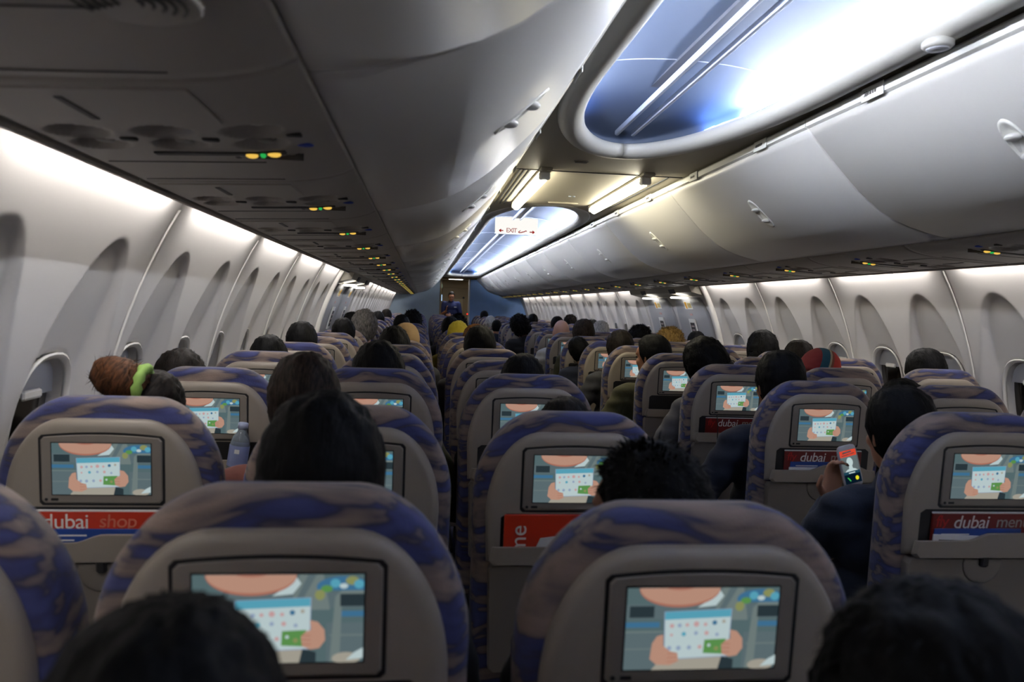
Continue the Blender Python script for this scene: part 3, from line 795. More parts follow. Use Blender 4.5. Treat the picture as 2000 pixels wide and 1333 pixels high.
    return link('screen', o, root)
def make_seat():
    root = empty('airline_seat')
    # padded fabric back
    f = MB(); rings = []
    for y, ins in ((.004, .020), (.010, .010), (.024, .002), (.05, .0), (.078, .003), (.098, .014), (.108, .036), (.112, .07)):
        rings.append([(x, y, z) for x, z in outline(OUT, 0, ZT, ins, .50)])
    f.rings(rings); f.v = tilt_pts(f.v); f.build('backrest', FABRIC, root)
    # plastic back shell
    s_ = MB(); rings = []
    zs = 1.178; ZB = .885
    for y, ins in ((.02, -.002), (.004, 0), (-.004, .002), (-.010, .007), (-.0125, .016), (-.013, .022)):
        rings.append([(x, y, z) for x, z in outline(SHL, 0, zs, ins, ZB)])
    s_.rings(rings); s_.v = tilt_pts(s_.v); shell = s_.build('back_shell', M['shell'], root)
    # black gap plate round the monitor
    def arched(hw, zb, zt, rise, rc=.006, n=10):
        pts = [(-hw, zb+rc), (-hw+rc, zb), (hw-rc, zb), (hw, zb+rc), (hw, zt-rc)]
        for i in range(n+1):
            x = hw-rc-2*(hw-rc)*i/n; pts.append((x, zt+rise*(1-(x/hw)**2)))
        pts.append((-hw, zt-rc)); return pts
    def plate(name, pts, y0, y1, m_, par, bev=.002):
        q = MB(); cx = sum(p[0] for p in pts)/len(pts); cz = sum(p[1] for p in pts)/len(pts)
        sc_ = lambda d: [((p[0]-cx)*(1-d/.11)+cx, (p[1]-cz)*(1-d/.07)+cz) for p in pts]
        q.rings([[(x, y1, z) for x, z in pts], [(x, y0+bev, z) for x, z in pts], [(x, y0, z) for x, z in sc_(bev)]], smooth=False)
        q.v = tilt_pts(q.v); return q.build(name, m_, par)
    plate('monitor_gap', arched(.1215, 1.000, 1.1445, .0075), -.0138, -.012, M['black'], shell, .0003)
    mon = plate('monitor', arched(.1165, 1.005, 1.1405, .0065), -.0165, -.010, M['bezel'], root)
    sb = plate('screen_border', [(-.097, 1.0215), (.097, 1.0215), (.097, 1.1315), (-.097, 1.1315)], -.0171, -.0160, M['black'], mon, .0002)
    sco = make_screen(mon); me = sco.data
    for v in me.vertices: v.co.y += (1.148-v.co.z)*math.tan(TILT)
    jk = MB(); jk.lathe([(.0032, 0), (.0032, -.0012), (.001, -.0012)], (-.107, -.0165, 1.013), ax='y', n=12); jk.box(-.098, -.084, -.0172, -.0165, 1.0105, 1.0155)
    jk.v = tilt_pts(jk.v); jk.build('headphone_jack', M['black'], mon)
    # literature pocket: black plate painted in as the shade inside, and swooping lip
    plate('pocket_shade_plate', [(-.162, .91), (.162, .91), (.162, .988), (.150, .997), (-.150, .997), (-.162, .988)], -.0142, -.0120, M['black'], shell, .0003)
    lip = [(-.180, .926)]+[(-.180+.36*i/24, .926+.018*sstep(.35, .52, i/24)*(1-sstep(.80, .96, i/24))) for i in range(25)]+[(.180, .926), (.186, .895), (.176, .884), (-.176, .884), (-.186, .895)]
    plate('literature_pocket', lip, -.036, -.027, M['shell'], root, .005)
    # folded tray table
    tr = MB(); rings = []
    tp = [(-.178, .640), (-.168, .630), (.168, .630), (.178, .640), (.186, .868), (.180, .880), (-.180, .880), (-.186, .868)]
    for y, k in ((.01, 1.0), (-.016, 1.0), (-.021, .985)): rings.append([(x*k, y, .755+(z-.755)*k) for x, z in tp])
    tr.rings(rings, smooth=False); tr.v = tilt_pts(tr.v); tro = tr.build('tray_table', M['tray'], root)
    lt = MB(); lt.box(-.010, .010, -.034, -.018, .862, .900, .004); lt.v = tilt_pts(lt.v); lt.build('tray_latch', M['dark'], tro)
    rc = MB(); rc.lathe([(.05, 0), (.046, -.0015), (.01, -.002)], (0, -.0215, .868), ax='y', n=20); rc.v = [(x, y, min(z, .878)) for x, y, z in rc.v]; rc.v = tilt_pts(rc.v); rc.build('finger_recess', M['bezel'], tro)
    lo = MB(); lo.box(-.19, .19, .02, .05, .44, .635, .008); lo.v = tilt_pts(lo.v); lo.build('lower_pocket', M['dark'], root)
    # cushion, armrest, legs
    cu = MB(); rings = []
    for z, k in ((.36, .96), (.375, .99), (.42, 1.0), (.445, .985), (.458, .93), (.462, .8)):
        rings.append([(.215*k*math.copysign(abs(math.cos(a))**.35, math.cos(a)), .345+.225*k*math.copysign(abs(math.sin(a))**.35, math.sin(a)), z) for a in [2*math.pi*j/28 for j in range(28)]])
    cu.rings(rings); cu.build('seat_cushion', M['cushion'], root)
    ar = MB(); ar.box(-.247, -.224, .09, .44, .615, .645, .010); ar.box(-.242, -.229, .10, .15, .40, .62, .004); ar.build('armrest', M['dark'], root)
    for x in (-.17, .17):
        l = MB(); l.tube([(x, .20, .37), (x, .16, .0)], .016, 8); l.tube([(x, .50, .37), (x, .50, .0)], .016, 8); l.tube([(x, .16, .02), (x, .50, .02)], .012, 8)
        l.build('leg', M['frame'], root)
    return root
COLX = dict(A=-1.487, B=-1.0, C=-.508, D=.500, E=.985, F=1.465)
def rowy(c, k): return (.875+.755*k) if c in 'ABC' else (.905+.752*k)
COLN = dict(A='left window column', B='left middle column', C='left aisle column', D='right aisle column', E='right middle column', F='right window column')
seat0 = make_seat(); used = False
SEATTUNE = {('A', 0): (.025, .01, .0), ('B', 0): (-.003, .02, -.009), ('C', 0): (.005, .02, -.029), ('C', 1): (0, 0, -.014), ('D', 1): (-.028, .0, 0), ('D', 2): (-.012, 0, .008), ('B', 2): (0, 0, .008)}
SEATS = {}
for c in 'ABCDEF':
    for k in range(-1, 24):
        if k == -1 and c not in 'BC': continue
        if k == 0 and c in 'DEF': continue
        if k == 1 and c in 'EF': continue
        y = rowy(c, k)
        if y > Y1-.75: continue
        o = seat0 if not used else copy_tree(seat0); used = True
        dx, dy, dz = SEATTUNE.get((c, k), (0, 0, 0))
        random.seed(hash_ := (ord(c)*131+k*17)); jy = random.uniform(-.012, .012) if k > 0 else 0
        o.location = (COLX[c]+dx, y+dy+jy, 0); o.scale = (1, 1, 1+(dz+(random.uniform(-.008, .006) if k > 0 else 0))/1.2)
        SEATS[(c, k)] = o
        kk = {'A': k, 'B': k+1, 'C': k+1, 'D': k-1, 'E': k-2, 'F': k-2}[c]
        tag(o, 'blue and brown patterned seat with screen, %s in the %s' % (ORD[kk] if kk else 'nearest', COLN[c]), 'airline seat', 'passenger seats')


# ------------------------------------------------------------------ PEOPLE
HEADC = Vector((0, .075, .735))
def head_mat(v):
    """head attitude of the body variants: straight, leaning, turned"""
    rx, ry, rz, off = {'straight': (R(-6), 0, 0, (0, 0, 0)), 'lean': (R(-10), R(-24), 0, (-.055, .01, -.02)), 'leanright': (R(-10), R(24), 0, (.055, .01, -.02)), 'turned': (R(-8), R(4), R(38), (0, .005, 0)), 'bowed': (R(-32), 0, 0, (0, .05, -.03))}[v]
    return Matrix.Translation(HEADC+Vector(off)) @ Matrix.Rotation(rz, 4, 'Z') @ Matrix.Rotation(ry, 4, 'Y') @ Matrix.Rotation(rx, 4, 'X')
def head_parts(mb, m, ears=True):
    """skull, jaw, nose, ears in head space (face towards +y)"""
    def e(c, r_, rot=None):
        k = MB(); k.ell(c, r_, 20, 14, rot=rot); mb.add([m @ Vector(p) for p in k.v], k.f)
    e((0, -.010, .022), (.074, .094, .096)); e((0, .030, -.045), (.056, .060, .070)); e((0, .056, -.078), (.030, .030, .028))
    e((0, .050, .035), (.060, .040, .050)); e((0, .094, -.012), (.013, .020, .024)); e((0, .083, .012), (.009, .014, .022))
    e((0, .079, -.055), (.023, .015, .007)); e((0, .077, -.066), (.020, .014, .007))
    for s in (-1, 1):
        e((s*.030, .077, .030), (.022, .013, .006)); e((s*.037, .058, -.02), (.024, .024, .024))
        e((s*.076, -.008, -.008), (.008, .017, .030), Matrix.Rotation(s*.25, 3, 'Z'))
def hand(mb, wrist, fdir, palm_n, curl=.5, s=1.0):
    """palm, four fingers and a thumb from the wrist"""
    w_ = Vector(wrist); f = Vector(fdir).normalized(); n = Vector(palm_n); n = (n-f*n.dot(f)).normalized(); side = f.cross(n)
    pc = w_+f*.045*s
    for t in (-.024, -.008, .008, .024): mb.capsule(w_+side*t*.6*s, w_+f*.085*s+side*t*s, .013*s, .012*s, 8)
    for i, (t, L_) in enumerate(((-.028, .062), (-.010, .075), (.009, .072), (.027, .058))):
        p = w_+f*.088*s+side*t*s; d = f
        for k in range(3):
            a = curl*(.5+.35*k); d2 = (f*math.cos(a*(k+.6))+n*math.sin(a*(k+.6))).normalized(); q = p+d2*L_*s*(.42, .33, .25)[k]
            mb.capsule(p, q, (.0092-.001*k)*s, (.0085-.001*k)*s, 8); p = q
    p = w_+f*.025*s-side*.026*s; q = p+(f*.6-side*.75+n*.25).normalized()*.036*s; mb.capsule(p, q, .012*s, .010*s, 8); mb.capsule(q, q+(f*.85-side*.2+n*.45).normalized()*.032*s, .010*s, .008*s, 8)
def remesh(mb, name, vox, smooth=3):
    me = mb.mesh('tmp', [M['white']]); o = bpy.data.objects.new('tmp', me); col.objects.link(o)
    r_ = o.modifiers.new('r', 'REMESH'); r_.mode = 'VOXEL'; r_.voxel_size = vox; r_.use_smooth_shade = True
    q = o.modifiers.new('s', 'SMOOTH'); q.iterations = smooth; q.factor = .5
    bpy.context.view_layer.update()
    out = bpy.data.meshes.new_from_object(o.evaluated_get(bpy.context.evaluated_depsgraph_get())); out.name = name
    bpy.data.objects.remove(o); bpy.data.meshes.remove(me)
    out.materials.clear(); out.materials.append(M['white'])
    return out
def seated_joints(pose):
    j = {}
    for s, k in ((-1, 'l'), (1, 'r')):
        j['sh'+k] = (s*.165, .055, .52); j['el'+k] = (s*.205, .13, .29); j['wr'+k] = (s*.10, .35, .225)
        j['hip'+k] = (s*.085, .13, .085); j['kn'+k] = (s*.11, .50, .115); j['an'+k] = (s*.11, .53, -.33)
    if pose == 'phone':
        j['ell'] = (-.195, .165, .385); j['wrl'] = (-.077, .295, .484)
    if pose == 'elbowout': j['ell'] = (-.30, .10, .27); j['wrl'] = (-.13, .30, .225)
    if pose == 'elbowright': j['elr'] = (.30, .10, .27); j['wrr'] = (.13, .30, .225)
    return j
BODY = {}
def body_meshes(head, pose):
    key = (head, pose)
    if key in BODY: return BODY[key]
    j = seated_joints(pose); fine = pose == 'phone'
    b = MB(); hm = head_mat(head)
    nk = hm @ Vector((0, -.025, -.06))
    b.ell((0, .12, .10), (.155, .105, .11)); b.ell((0, .10, .28), (.135, .085, .15)); b.ell((0, .075, .44), (.160, .088, .13)); b.capsule((-.12, .06, .53), (.12, .06, .53), .05, .05)
    b.capsule((0, .055, .53), nk, .058, .056); head_parts(b, hm)
    c = MB(); c.ell((0, .115, .11), (.172, .118, .12)); c.ell((0, .10, .28), (.158, .106, .17)); c.ell((0, .072, .45), (.182, .108, .14)); c.capsule((-.145, .055, .535), (.145, .055, .535), .062, .062)
    c.capsule((0, .055, .54), Vector((0, .055, .54)).lerp(nk, .42), .078, .068)
    t = MB(); t.ell((0, .13, .075), (.165, .12, .085))
    for k in 'lr':
        b.capsule(j['sh'+k], j['el'+k], .048, .038); b.capsule(j['el'+k], j['wr'+k], .038, .026)
        c.capsule(j['sh'+k], j['el'+k], .068, .054); c.capsule(j['el'+k], Vector(j['el'+k]).lerp(Vector(j['wr'+k]), .93), .054, .040)
        b.capsule(j['hip'+k], j['kn'+k], .075, .055); b.capsule(j['kn'+k], j['an'+k], .052, .036); b.capsule(j['an'+k], Vector(j['an'+k])+Vector((0, .14, -.045)), .036, .03)
        t.capsule(j['hip'+k], j['kn'+k], .092, .070); t.capsule(j['kn'+k], j['an'+k], .068, .055)
        wr = Vector(j['wr'+k]); d = (wr-Vector(j['el'+k])).normalized(); s = -1 if k == 'l' else 1
        if pose == 'phone' and k == 'l': hand(b, wr, (.22, .06, 1), (.15, -1, .05), .62)
        else: hand(b, wr, (d+Vector((-s*.3, .2, -.25))), (-s*.5, .1, -1), .45)
    bm_ = remesh(b, 'body', .006 if fine else .0085, 2); cm = remesh(c, 'jacket', .013, 4); tm = remesh(t, 'trousers', .016, 4)
    # soft folds in the cloth
    for me, amp in ((cm, .010), (tm, .006)):
        for v in me.vertices: 
            q = noise.noise(v.co*13)*amp+noise.noise(Vector((v.co.x*5, v.co.y*5, v.co.z*26)))*amp*.7
            v.co += v.normal*q
    BODY[key] = (bm_, cm, tm); return BODY[key]
HAIR = {}
def hair_mesh(style):
    """in head space; skull radii about .074 .094 .096 centred (0,-.01,.022)"""
    if style in HAIR: return HAIR[style]
    rnd = random.Random(hash_str(style)); mb = MB(); C_ = Vector((0, -.010, .022))
    P = dict(short=(.010, -.10, .35, .004), crop=(.006, -.085, .35, .003), bald_back=(.005, -.06, .6, .002), long=(.018, -.16, .5, .006), straight=(.016, -.14, .35, .005), spiky=(.012, -.095, .30, .006), fuzzy=(.024, -.10, .32, .012), bun=(.010, -.10, .45, .004), grey=(.016, -.11, .38, .008), cap=(.013, -.03, .0, .001), scarf=(.020, -.20, .62, .004))[style]
    th, back, front, amp = P
    nu, nv = 56, 30; rings = []
    for i in range(nv+1):
        f = i/nv; q = []
        for k in range(nu):
            a = 2*math.pi*k/nu; fy = math.sin(a)                 # +1 = face
            g = sstep(-.15, .75, fy)
            low = back*(1-g)+(.022+.085*front*2)*g if style not in ('cap',) else .022+(-.005)*g-.03*(1-g)
            zr = (low-C_.z)/(.096+th); zr = max(-1.35, min(.95, zr))
            tmax = math.acos(max(-.999, min(.999, zr))); t = .03+(tmax-.03)*f
            ext = max(0, -zr-.98)*.1*f if zr < -.98 else 0
            st = max(0.0, math.sin(t))**.84; rr = Vector((st*math.cos(a)*(.074+th), st*math.sin(a)*(.094+th), math.cos(t)*(.096+th)-ext))
            if style in ('long', 'straight', 'scarf') and f > .55 and fy < .3: rr = Vector((math.cos(a)*(.074+th), math.sin(a)*(.094+th), (.096+th)*math.cos(.03+(tmax-.03)*.55)-(f-.55)/.45*.16))
            d = rr.normalized(); rr += d*(noise.noise(d*5)*amp*1.6+noise.noise(d*16)*amp)
            if i >= nv-1: rr = Vector((rr.x*(.93 if i == nv else .99), rr.y*(.93 if i == nv else .99), rr.z))
            q.append(C_+rr)
        rings.append(q)
    mb.rings(rings)
    # locks of hair standing off the shell
    n_l, ln, wd = dict(short=(1000, .012, .0016), crop=(700, .007, .0014), spiky=(1500, .020, .0022), fuzzy=(1700, .018, .0022), bun=(700, .016, .0015), long=(700, .022, .0018), straight=(900, .022, .0016), grey=(1000, .015, .002)).get(style, (0, 0, 0))
    for _ in range(n_l):
        i = rnd.randrange(1 if style in ('spiky', 'fuzzy', 'crop') else 5, nv-1); k = rnd.randrange(nu); p = rings[i][k]; d = (p-C_).normalized()
        down = Vector((0, 0, -1)); tdir = (down-d*down.dot(d)); tdir = tdir.normalized() if tdir.length > .05 else Vector((rnd.uniform(-1, 1), rnd.uniform(-1, .2), 0)).normalized()
        stand = dict(spiky=.5, fuzzy=.75, crop=.3).get(style, .12)
        g = (tdir*(1-stand)+d*stand+Vector((rnd.uniform(-1, 1), rnd.uniform(-1, 1), rnd.uniform(-1, 1)))*(.3 if style in ('spiky', 'fuzzy', 'crop') else .16)).normalized()
        sd = g.cross(d); sd = sd.normalized()*wd if sd.length > .01 else Vector((wd, 0, 0)); L_ = ln*rnd.uniform(.5, 1.25)
        a = p-d*.004; mid = a+g*L_*.55+d*.003
        mb.add([a-sd, a+sd, mid+sd*.7, mid-sd*.7, a+g*L_], [(0, 1, 2, 3), (3, 2, 4)])
    if style == 'bun':
        pass
    me = mb.mesh('hair_'+style, [M['black']]); HAIR[style] = me; return me
def hash_str(t): return sum(ord(c)*(i+3) for i, c in enumerate(t))
SKIN = dict(tan=mat('skin_tan', (150, 104, 78), .5), brown=mat('skin_brown', (112, 74, 54), .5), fair=mat('skin_fair', (205, 158, 138), .48), olive=mat('skin_olive', (172, 124, 98), .5))
HC = dict(black=hair_mat('hair_black', (5, 5, 6), (15, 14, 15)), brown=hair_mat('hair_brown', (22, 17, 14), (52, 41, 35)), darkbrown=hair_mat('hair_dark_brown', (12, 10, 9), (34, 27, 23)), auburn=hair_mat('hair_auburn', (36, 22, 14), (98, 62, 38)), grey=hair_mat('hair_grey', (62, 60, 58), (112, 108, 104)), white=hair_mat('hair_white', (150, 148, 145), (214, 210, 204)), blonde=hair_mat('hair_blonde', (110, 84, 44), (176, 144, 84)), ginger=hair_mat('hair_ginger', (84, 52, 22), (140, 96, 44)))
def cloth(name, rgb): return mat('cloth_'+name, rgb, .85, bump=.35, bscale=150, var=.12)
def person(c, k, px, zt, head='straight', pose='rest', hair='short', hc='black', skin='tan', top=('dark', (30, 31, 36)), label='', hs=1.0, yoff=0.0, y=None, rz=0):
    yy = (rowy(c, k)+.150 if y is None else y-.075)+yoff
    bm_, cm, tm = body_meshes(head, pose)
    hm = head_mat(head); topz = (hm @ Vector((0, -.01, .118+.010))).z; hx = (hm @ Vector((0, 0, .1))).x
    s = (zt-.462)/topz
    r_ = empty('person', (px-hx*s, yy, .462)); r_.scale = (s, s, s); r_.rotation_euler = (0, 0, rz)
    def part(name, me, m_):
        o = link(name, me, r_); o.material_slots[0].link = 'OBJECT'; o.material_slots[0].material = m_; return o
    part('body', bm_, SKIN[skin]); part('jacket', cm, cloth(*top)); part('trousers', tm, cloth('trousers', (34, 36, 46)))
    ey = MB(); 
    for q in (-1, 1): ey.ell(hm @ Vector((q*.030, .082, .012)), (.010, .006, .006), 10, 6)
    if not 'eyes' in HAIR: HAIR['eyes'] = {}
    if head not in HAIR['eyes']: HAIR['eyes'][head] = ey.mesh('eyes', [M['black']])
    link('eyes', HAIR['eyes'][head], r_)
    if hair:
        h = part('hair', hair_mesh(hair), HC.get(hc) or hc); h.matrix_local = hm @ Matrix.Scale(hs, 4)
    tag(r_, label, 'person')
    return r_, hm, s
def accessory(r_, hm, name, mb, m_): 
    o = mb.build(name, m_, r_); o.matrix_local = hm; return o

DK = ('black', (20, 20, 24)); NAVY = ('navy', (26, 32, 48)); GREY = ('grey', (92, 90, 92)); OLIVE = ('olive', (64, 62, 36)); CHAR = ('charcoal', (52, 52, 54)); WHITEJ = ('cream', (186, 184, 176)); PLAID = ('rust', (112, 62, 54)); MAROON = ('maroon', (96, 30, 36))
P_ = person
def stripe_mat():
    m = bpy.data.materials.new('striped_knit'); m.use_nodes = True; nt = m.node_tree; b = nt.nodes['Principled BSDF']; N = nt.nodes.new; L = nt.links.new
    tc = N('ShaderNodeTexCoord'); sp = N('ShaderNodeSeparateXYZ'); mr = N('ShaderNodeMapRange'); mr.inputs[1].default_value = -.105; mr.inputs[2].default_value = .03
    L(tc.outputs['Object'], sp.inputs[0]); L(sp.outputs['X'], mr.inputs[0])
    r = N('ShaderNodeValToRGB'); r.color_ramp.interpolation = 'CONSTANT'; e = r.color_ramp.elements
    e[0].position = 0; e[0].color = (*lin((110, 52, 30)), 1); e[1].position = .05; e[1].color = (*lin((112, 24, 30)), 1)
    for p, c in ((.42, (18, 66, 84)), (.64, (150, 138, 112)), (.70, (120, 62, 44)), (.78, (168, 46, 36))):
        q = e.new(p); q.color = (*lin(c), 1)
    L(mr.outputs[0], r.inputs[0]); L(r.outputs[0], b.inputs['Base Color']); b.inputs['Roughness'].default_value = .9
    return m
STRIPE = stripe_mat()
# row at the camera's feet
P_('B', -1, -.995, 1.252, hair='crop', hc='black', top=MAROON, y=.47, hs=1.02, label='person with cropped black hair, closest to the camera at lower left, in a maroon top')
P_('C', -1, -.475, 1.226, hair='straight', hc='black', top=DK, y=.50, hs=1.12, label='person with long straight black hair, closest to the camera at lower right')
P_('B', 0, -0.985, 1.297, hair='short', hc='black', skin='brown', top=DK, hs=1.07, label='man with thick black hair above the nearest middle seat on the left')
P_('C', 0, -0.512, 1.236, 'turned', hair='spiky', hc='black', skin='tan', top=DK, hs=1.0, label='man with spiky black hair, head turned left, behind the nearest left aisle seat')
r_, hm, s_ = P_('A', 1, -1.455, 1.252, 'leanright', hair='bun', hc='darkbrown', skin='olive', top=('teal', (50, 70, 80)), label='woman with brown hair in a bun held by a green scrunchie, by the left windows')
b = MB(); rnd = random.Random(3)
b.ell((-.066, -.075, .074), (.070, .054, .050), 18, 12)
b.v = [p+(Vector(p)-Vector((-.055, -.075, .085))).normalized()*(noise.noise(Vector(p)*40)*.007) for p in map(Vector, b.v)]
for _ in range(240):
    d = Vector((rnd.uniform(-1, 1), rnd.uniform(-1, 1), rnd.uniform(-1, 1))).normalized(); p = Vector((-.066+d.x*.068, -.075+d.y*.052, .074+d.z*.049)); t = d.cross(Vector((rnd.uniform(-1, 1), rnd.uniform(-1, 1), rnd.uniform(-1, 1)))).normalized()
    g = (t+d*.4).normalized()*rnd.uniform(.015, .035); sd = g.cross(d).normalized()*.0015; b.add([p-sd, p+sd, p+g], [(0, 1, 2)])
accessory(r_, hm, 'hair_bun', b, HC['auburn'])
sr = MB(); rings = []
for i in range(25):
    a = 2*math.pi*i/24; cc = Vector((-.018, -.078, .082)); ax1, ax2 = Vector((-.25, 0, 1)).normalized(), Vector((0, 1, 0))
    ctr = cc+(ax1*math.cos(a)+ax2*math.sin(a))*.040; rad = .012+.003*math.sin(a*9)
    o_ = (ax1*math.cos(a)+ax2*math.sin(a)); u = Vector((1, 0, .25)).normalized()
    rings.append([ctr+(o_*math.cos(q)+u*math.sin(q))*rad for q in [2*math.pi*j/8 for j in range(8)]])
sr.rings(rings, cap0=False, cap1=False); accessory(r_, hm, 'scrunchie', sr, mat('green_scrunchie', (128, 162, 78), .8))
P_('B', 1, -1.124, 1.307, 'straight', 'elbowright', 'crop', 'brown', 'tan', PLAID, hs=1.06, label='man with cropped brown hair, above the second middle seat on the left')
P_('C', 1, -0.496, 1.222, hair='crop', hc='darkbrown', top=CHAR, label='person slouched low with short dark hair, second seat along the left aisle')
P_('A', 2, -1.62, 1.260, hair='short', hc='darkbrown', top=CHAR, hs=1.04, y=2.57, label='person with dark hair by the left window just beyond the woman with the bun')
P_('B', 2, -.995, 1.297, 'straight', 'elbowright', 'short', 'black', 'tan', OLIVE, hs=1.08, label='person with smooth round black hair in the third left middle seat, olive sleeve')
P_('C', 2, -0.506, 1.280, hair='crop', hc='black', top=DK, label='person with short black hair in the third left aisle seat')
P_('A', 3, -1.50, 1.281, hair='short', hc='black', top=CHAR, label='person with neat black hair in the third left window seat back from the bun')
P_('A', 4, -1.48, 1.327, hair='crop', hc='black', top=NAVY, label='person with cropped black hair sitting tall by the left wall before the exits')
P_('C', 4, -.545, 1.326, hair='crop', hc='black', top=CHAR, hs=1.08, label='person with short black hair sitting tall along the left aisle, near the yellow scarf')
P_('B', 4, -1.0, 1.314, hair='short', hc='black', top=DK, label='person with black hair in front of the tan-capped head')
r_, hm, s_ = P_('B', 5, -.955, 1.312, hair='cap', hc=mat('tan_cap', (150, 122, 84), .8), top=CHAR, label='person in a tan cap in the left middle seats')
P_('A', 6, -1.42, 1.318, hair='short', hc='black', top=CHAR, label='person with black hair by the left overwing exits, beside the grey-haired head')
P_('A', 7, -1.33, 1.356, hair='grey', hc='grey', skin='fair', top=GREY, hs=1.12, label='person with wavy grey hair on the left by the overwing exits')
P_('A', 8, -1.50, 1.345, hair='short', hc='black', top=CHAR, label='small black-haired head by the left wall past the overwing exits')
r_, hm, s_ = P_('C', 7, -.56, 1.300, hair='scarf', hc=mat('yellow_scarf', (196, 172, 40), .85), skin='olive', top=('mustard', (150, 128, 40)), label='person wearing a bright yellow headscarf along the left aisle')
P_('C', 6, -.470, 1.296, hair='long', hc='ginger', top=('brown', (80, 56, 36)), label='person with ginger brown hair next to the yellow headscarf')
P_('C', 8, -.60, 1.333, hair='short', hc='black', top=DK, label='black-haired person seated below the standing crew member, left one')
P_('C', 9, -.50, 1.330, hair='fuzzy', hc='black', top=NAVY, label='black-haired person seated below the standing crew member, right one')
P_('B', 9, -1.07, 1.325, hair='short', hc='black', top=DK, label='distant black-haired head in the left middle column, lower of two')
P_('B', 10, -.97, 1.352, hair='fuzzy', hc='black', top=DK, label='distant round black-haired head in the left middle column, higher of two')
P_('A', 12, -1.44, 1.33, hair='short', hc='black', top=CHAR, label='tiny dark head far along the left windows')
P_('A', 15, -1.44, 1.345, hair='short', hc='darkbrown', top=CHAR, label='tiniest dark head furthest along the left windows')
# right side
R1 = P_('D', 1, .385, 1.255, 'straight', 'phone', 'crop', 'black', 'olive', ('denim', (30, 38, 54)), hs=1.12, y=1.86, label='man in a dark blue jacket holding up a phone at the right aisle')
P_('D', 2, 0.432, 1.307, hair='crop', hc='black', top=NAVY, pose='elbowout', hs=1.08, label='person with cropped black hair just ahead of the man with the phone')
P_('E', 2, 0.900, 1.222, hair='short', hc='black', top=DK, label='black-haired head half hidden behind the man with the phone')
P_('D', 3, 0.420, 1.308, 'lean', 'elbowout', 'long', 'black', 'tan', GREY, hs=1.06, label='woman with long black hair and a grey jacket at the right aisle')
P_('D', 4, 0.415, 1.303, 'turned', 'elbowout', 'crop', 'black', 'tan', OLIVE, hs=1.1, label='man with black hair and an olive green jacket, ear showing, at the right aisle')
P_('D', 5, 0.428, 1.303, 'straight', 'elbowout', 'short', 'darkbrown', 'brown', CHAR, hs=1.08, label='person with dark brown hair and dark green-grey jacket at the right aisle')
P_('D', 6, 0.286, 1.228, 'lean', 'elbowout', 'short', 'black', 'tan', NAVY, label='person slumped into the right aisle, dark head and navy jacket')
P_('D', 7, 0.500, 1.344, hair='crop', hc='brown', top=OLIVE, hs=1.15, label='person with a broad brown cropped head beyond the right aisle slumper')
P_('D', 8, 0.444, 1.341, hair=None, skin='fair', top=WHITEJ, hs=1.0, pose='elbowout', label='bald man in a cream jacket on the right')
P_('D', 10, 0.215, 1.328, 'lean', 'elbowout', 'fuzzy', 'black', 'brown', DK, hs=1.05, label='person in black leaning far out into the aisle ahead of the bald man')
P_('D', 16, 0.292, 1.276, hair='grey', hc='white', skin='fair', top=WHITEJ, label='white-haired head far along the right aisle')
P_('D', 14, 0.260, 1.240, hair='short', hc='black', top=NAVY, label='dark head beside the far white-haired head')
P_('E', 3, 1.015, 1.275, 'leanright', hair='cap', hc=STRIPE, hs=1.06, top=('red', (120, 40, 36)), label='person in a maroon, red and teal striped knitted cap on the right')
P_('F', 3, 1.515, 1.297, hair='crop', hc='black', top=NAVY, hs=1.12, label='person with cropped black hair against the right wall, nearest the right windows')
P_('F', 5, 1.400, 1.320, hair='straight', hc='black', top=DK, hs=1.12, label='person with glossy thick black hair before the right windows')
P_('F', 4, 1.270, 1.305, hair='short', hc='darkbrown', top=CHAR, label='dark head tucked behind the glossy-haired person at the right windows')
P_('E', 5, 0.985, 1.268, hair='short', hc='black', top=DK, label='dark head just behind the long-haired woman in grey')
P_('E', 6, 1.010, 1.297, hair='fuzzy', hc='blonde', skin='fair', top=('beige', (120, 110, 90)), hs=1.08, label='person with tousled golden blonde hair on the right')
P_('F', 7, 1.490, 1.290, hair='crop', hc='black', top=CHAR, label='person with black hair below the right overwing exit')
P_('E', 7, 0.989, 1.305, hair='fuzzy', hc='black', top=DK, label='person with bushy black hair beside the golden blonde')
P_('E', 9, 1.000, 1.323, hair='grey', hc='white', skin='fair', top=WHITEJ, label='white-haired head on the right beyond the bald man')
P_('F', 12, 1.410, 1.315, hair='short', hc='black', top=DK, label='small black-haired head by the right wall before the white-haired head')
P_('E', 12, .93, 1.34, hair='short', hc='darkbrown', top=MAROON, label='small dark head on the right in a maroon top')
P_('E', 15, .92, 1.345, hair='short', hc='black', top=DK, label='tiny black head far along the right middle seats')
P_('F', 14, 1.40, 1.338, hair='fuzzy', hc='darkbrown', top=CHAR, label='tiny bushy dark head far along the right windows')
P_('D', 20, .42, 1.35, hair='short', hc='black', top=DK, label='furthest tiny dark head at the right aisle by the blue bulkhead')
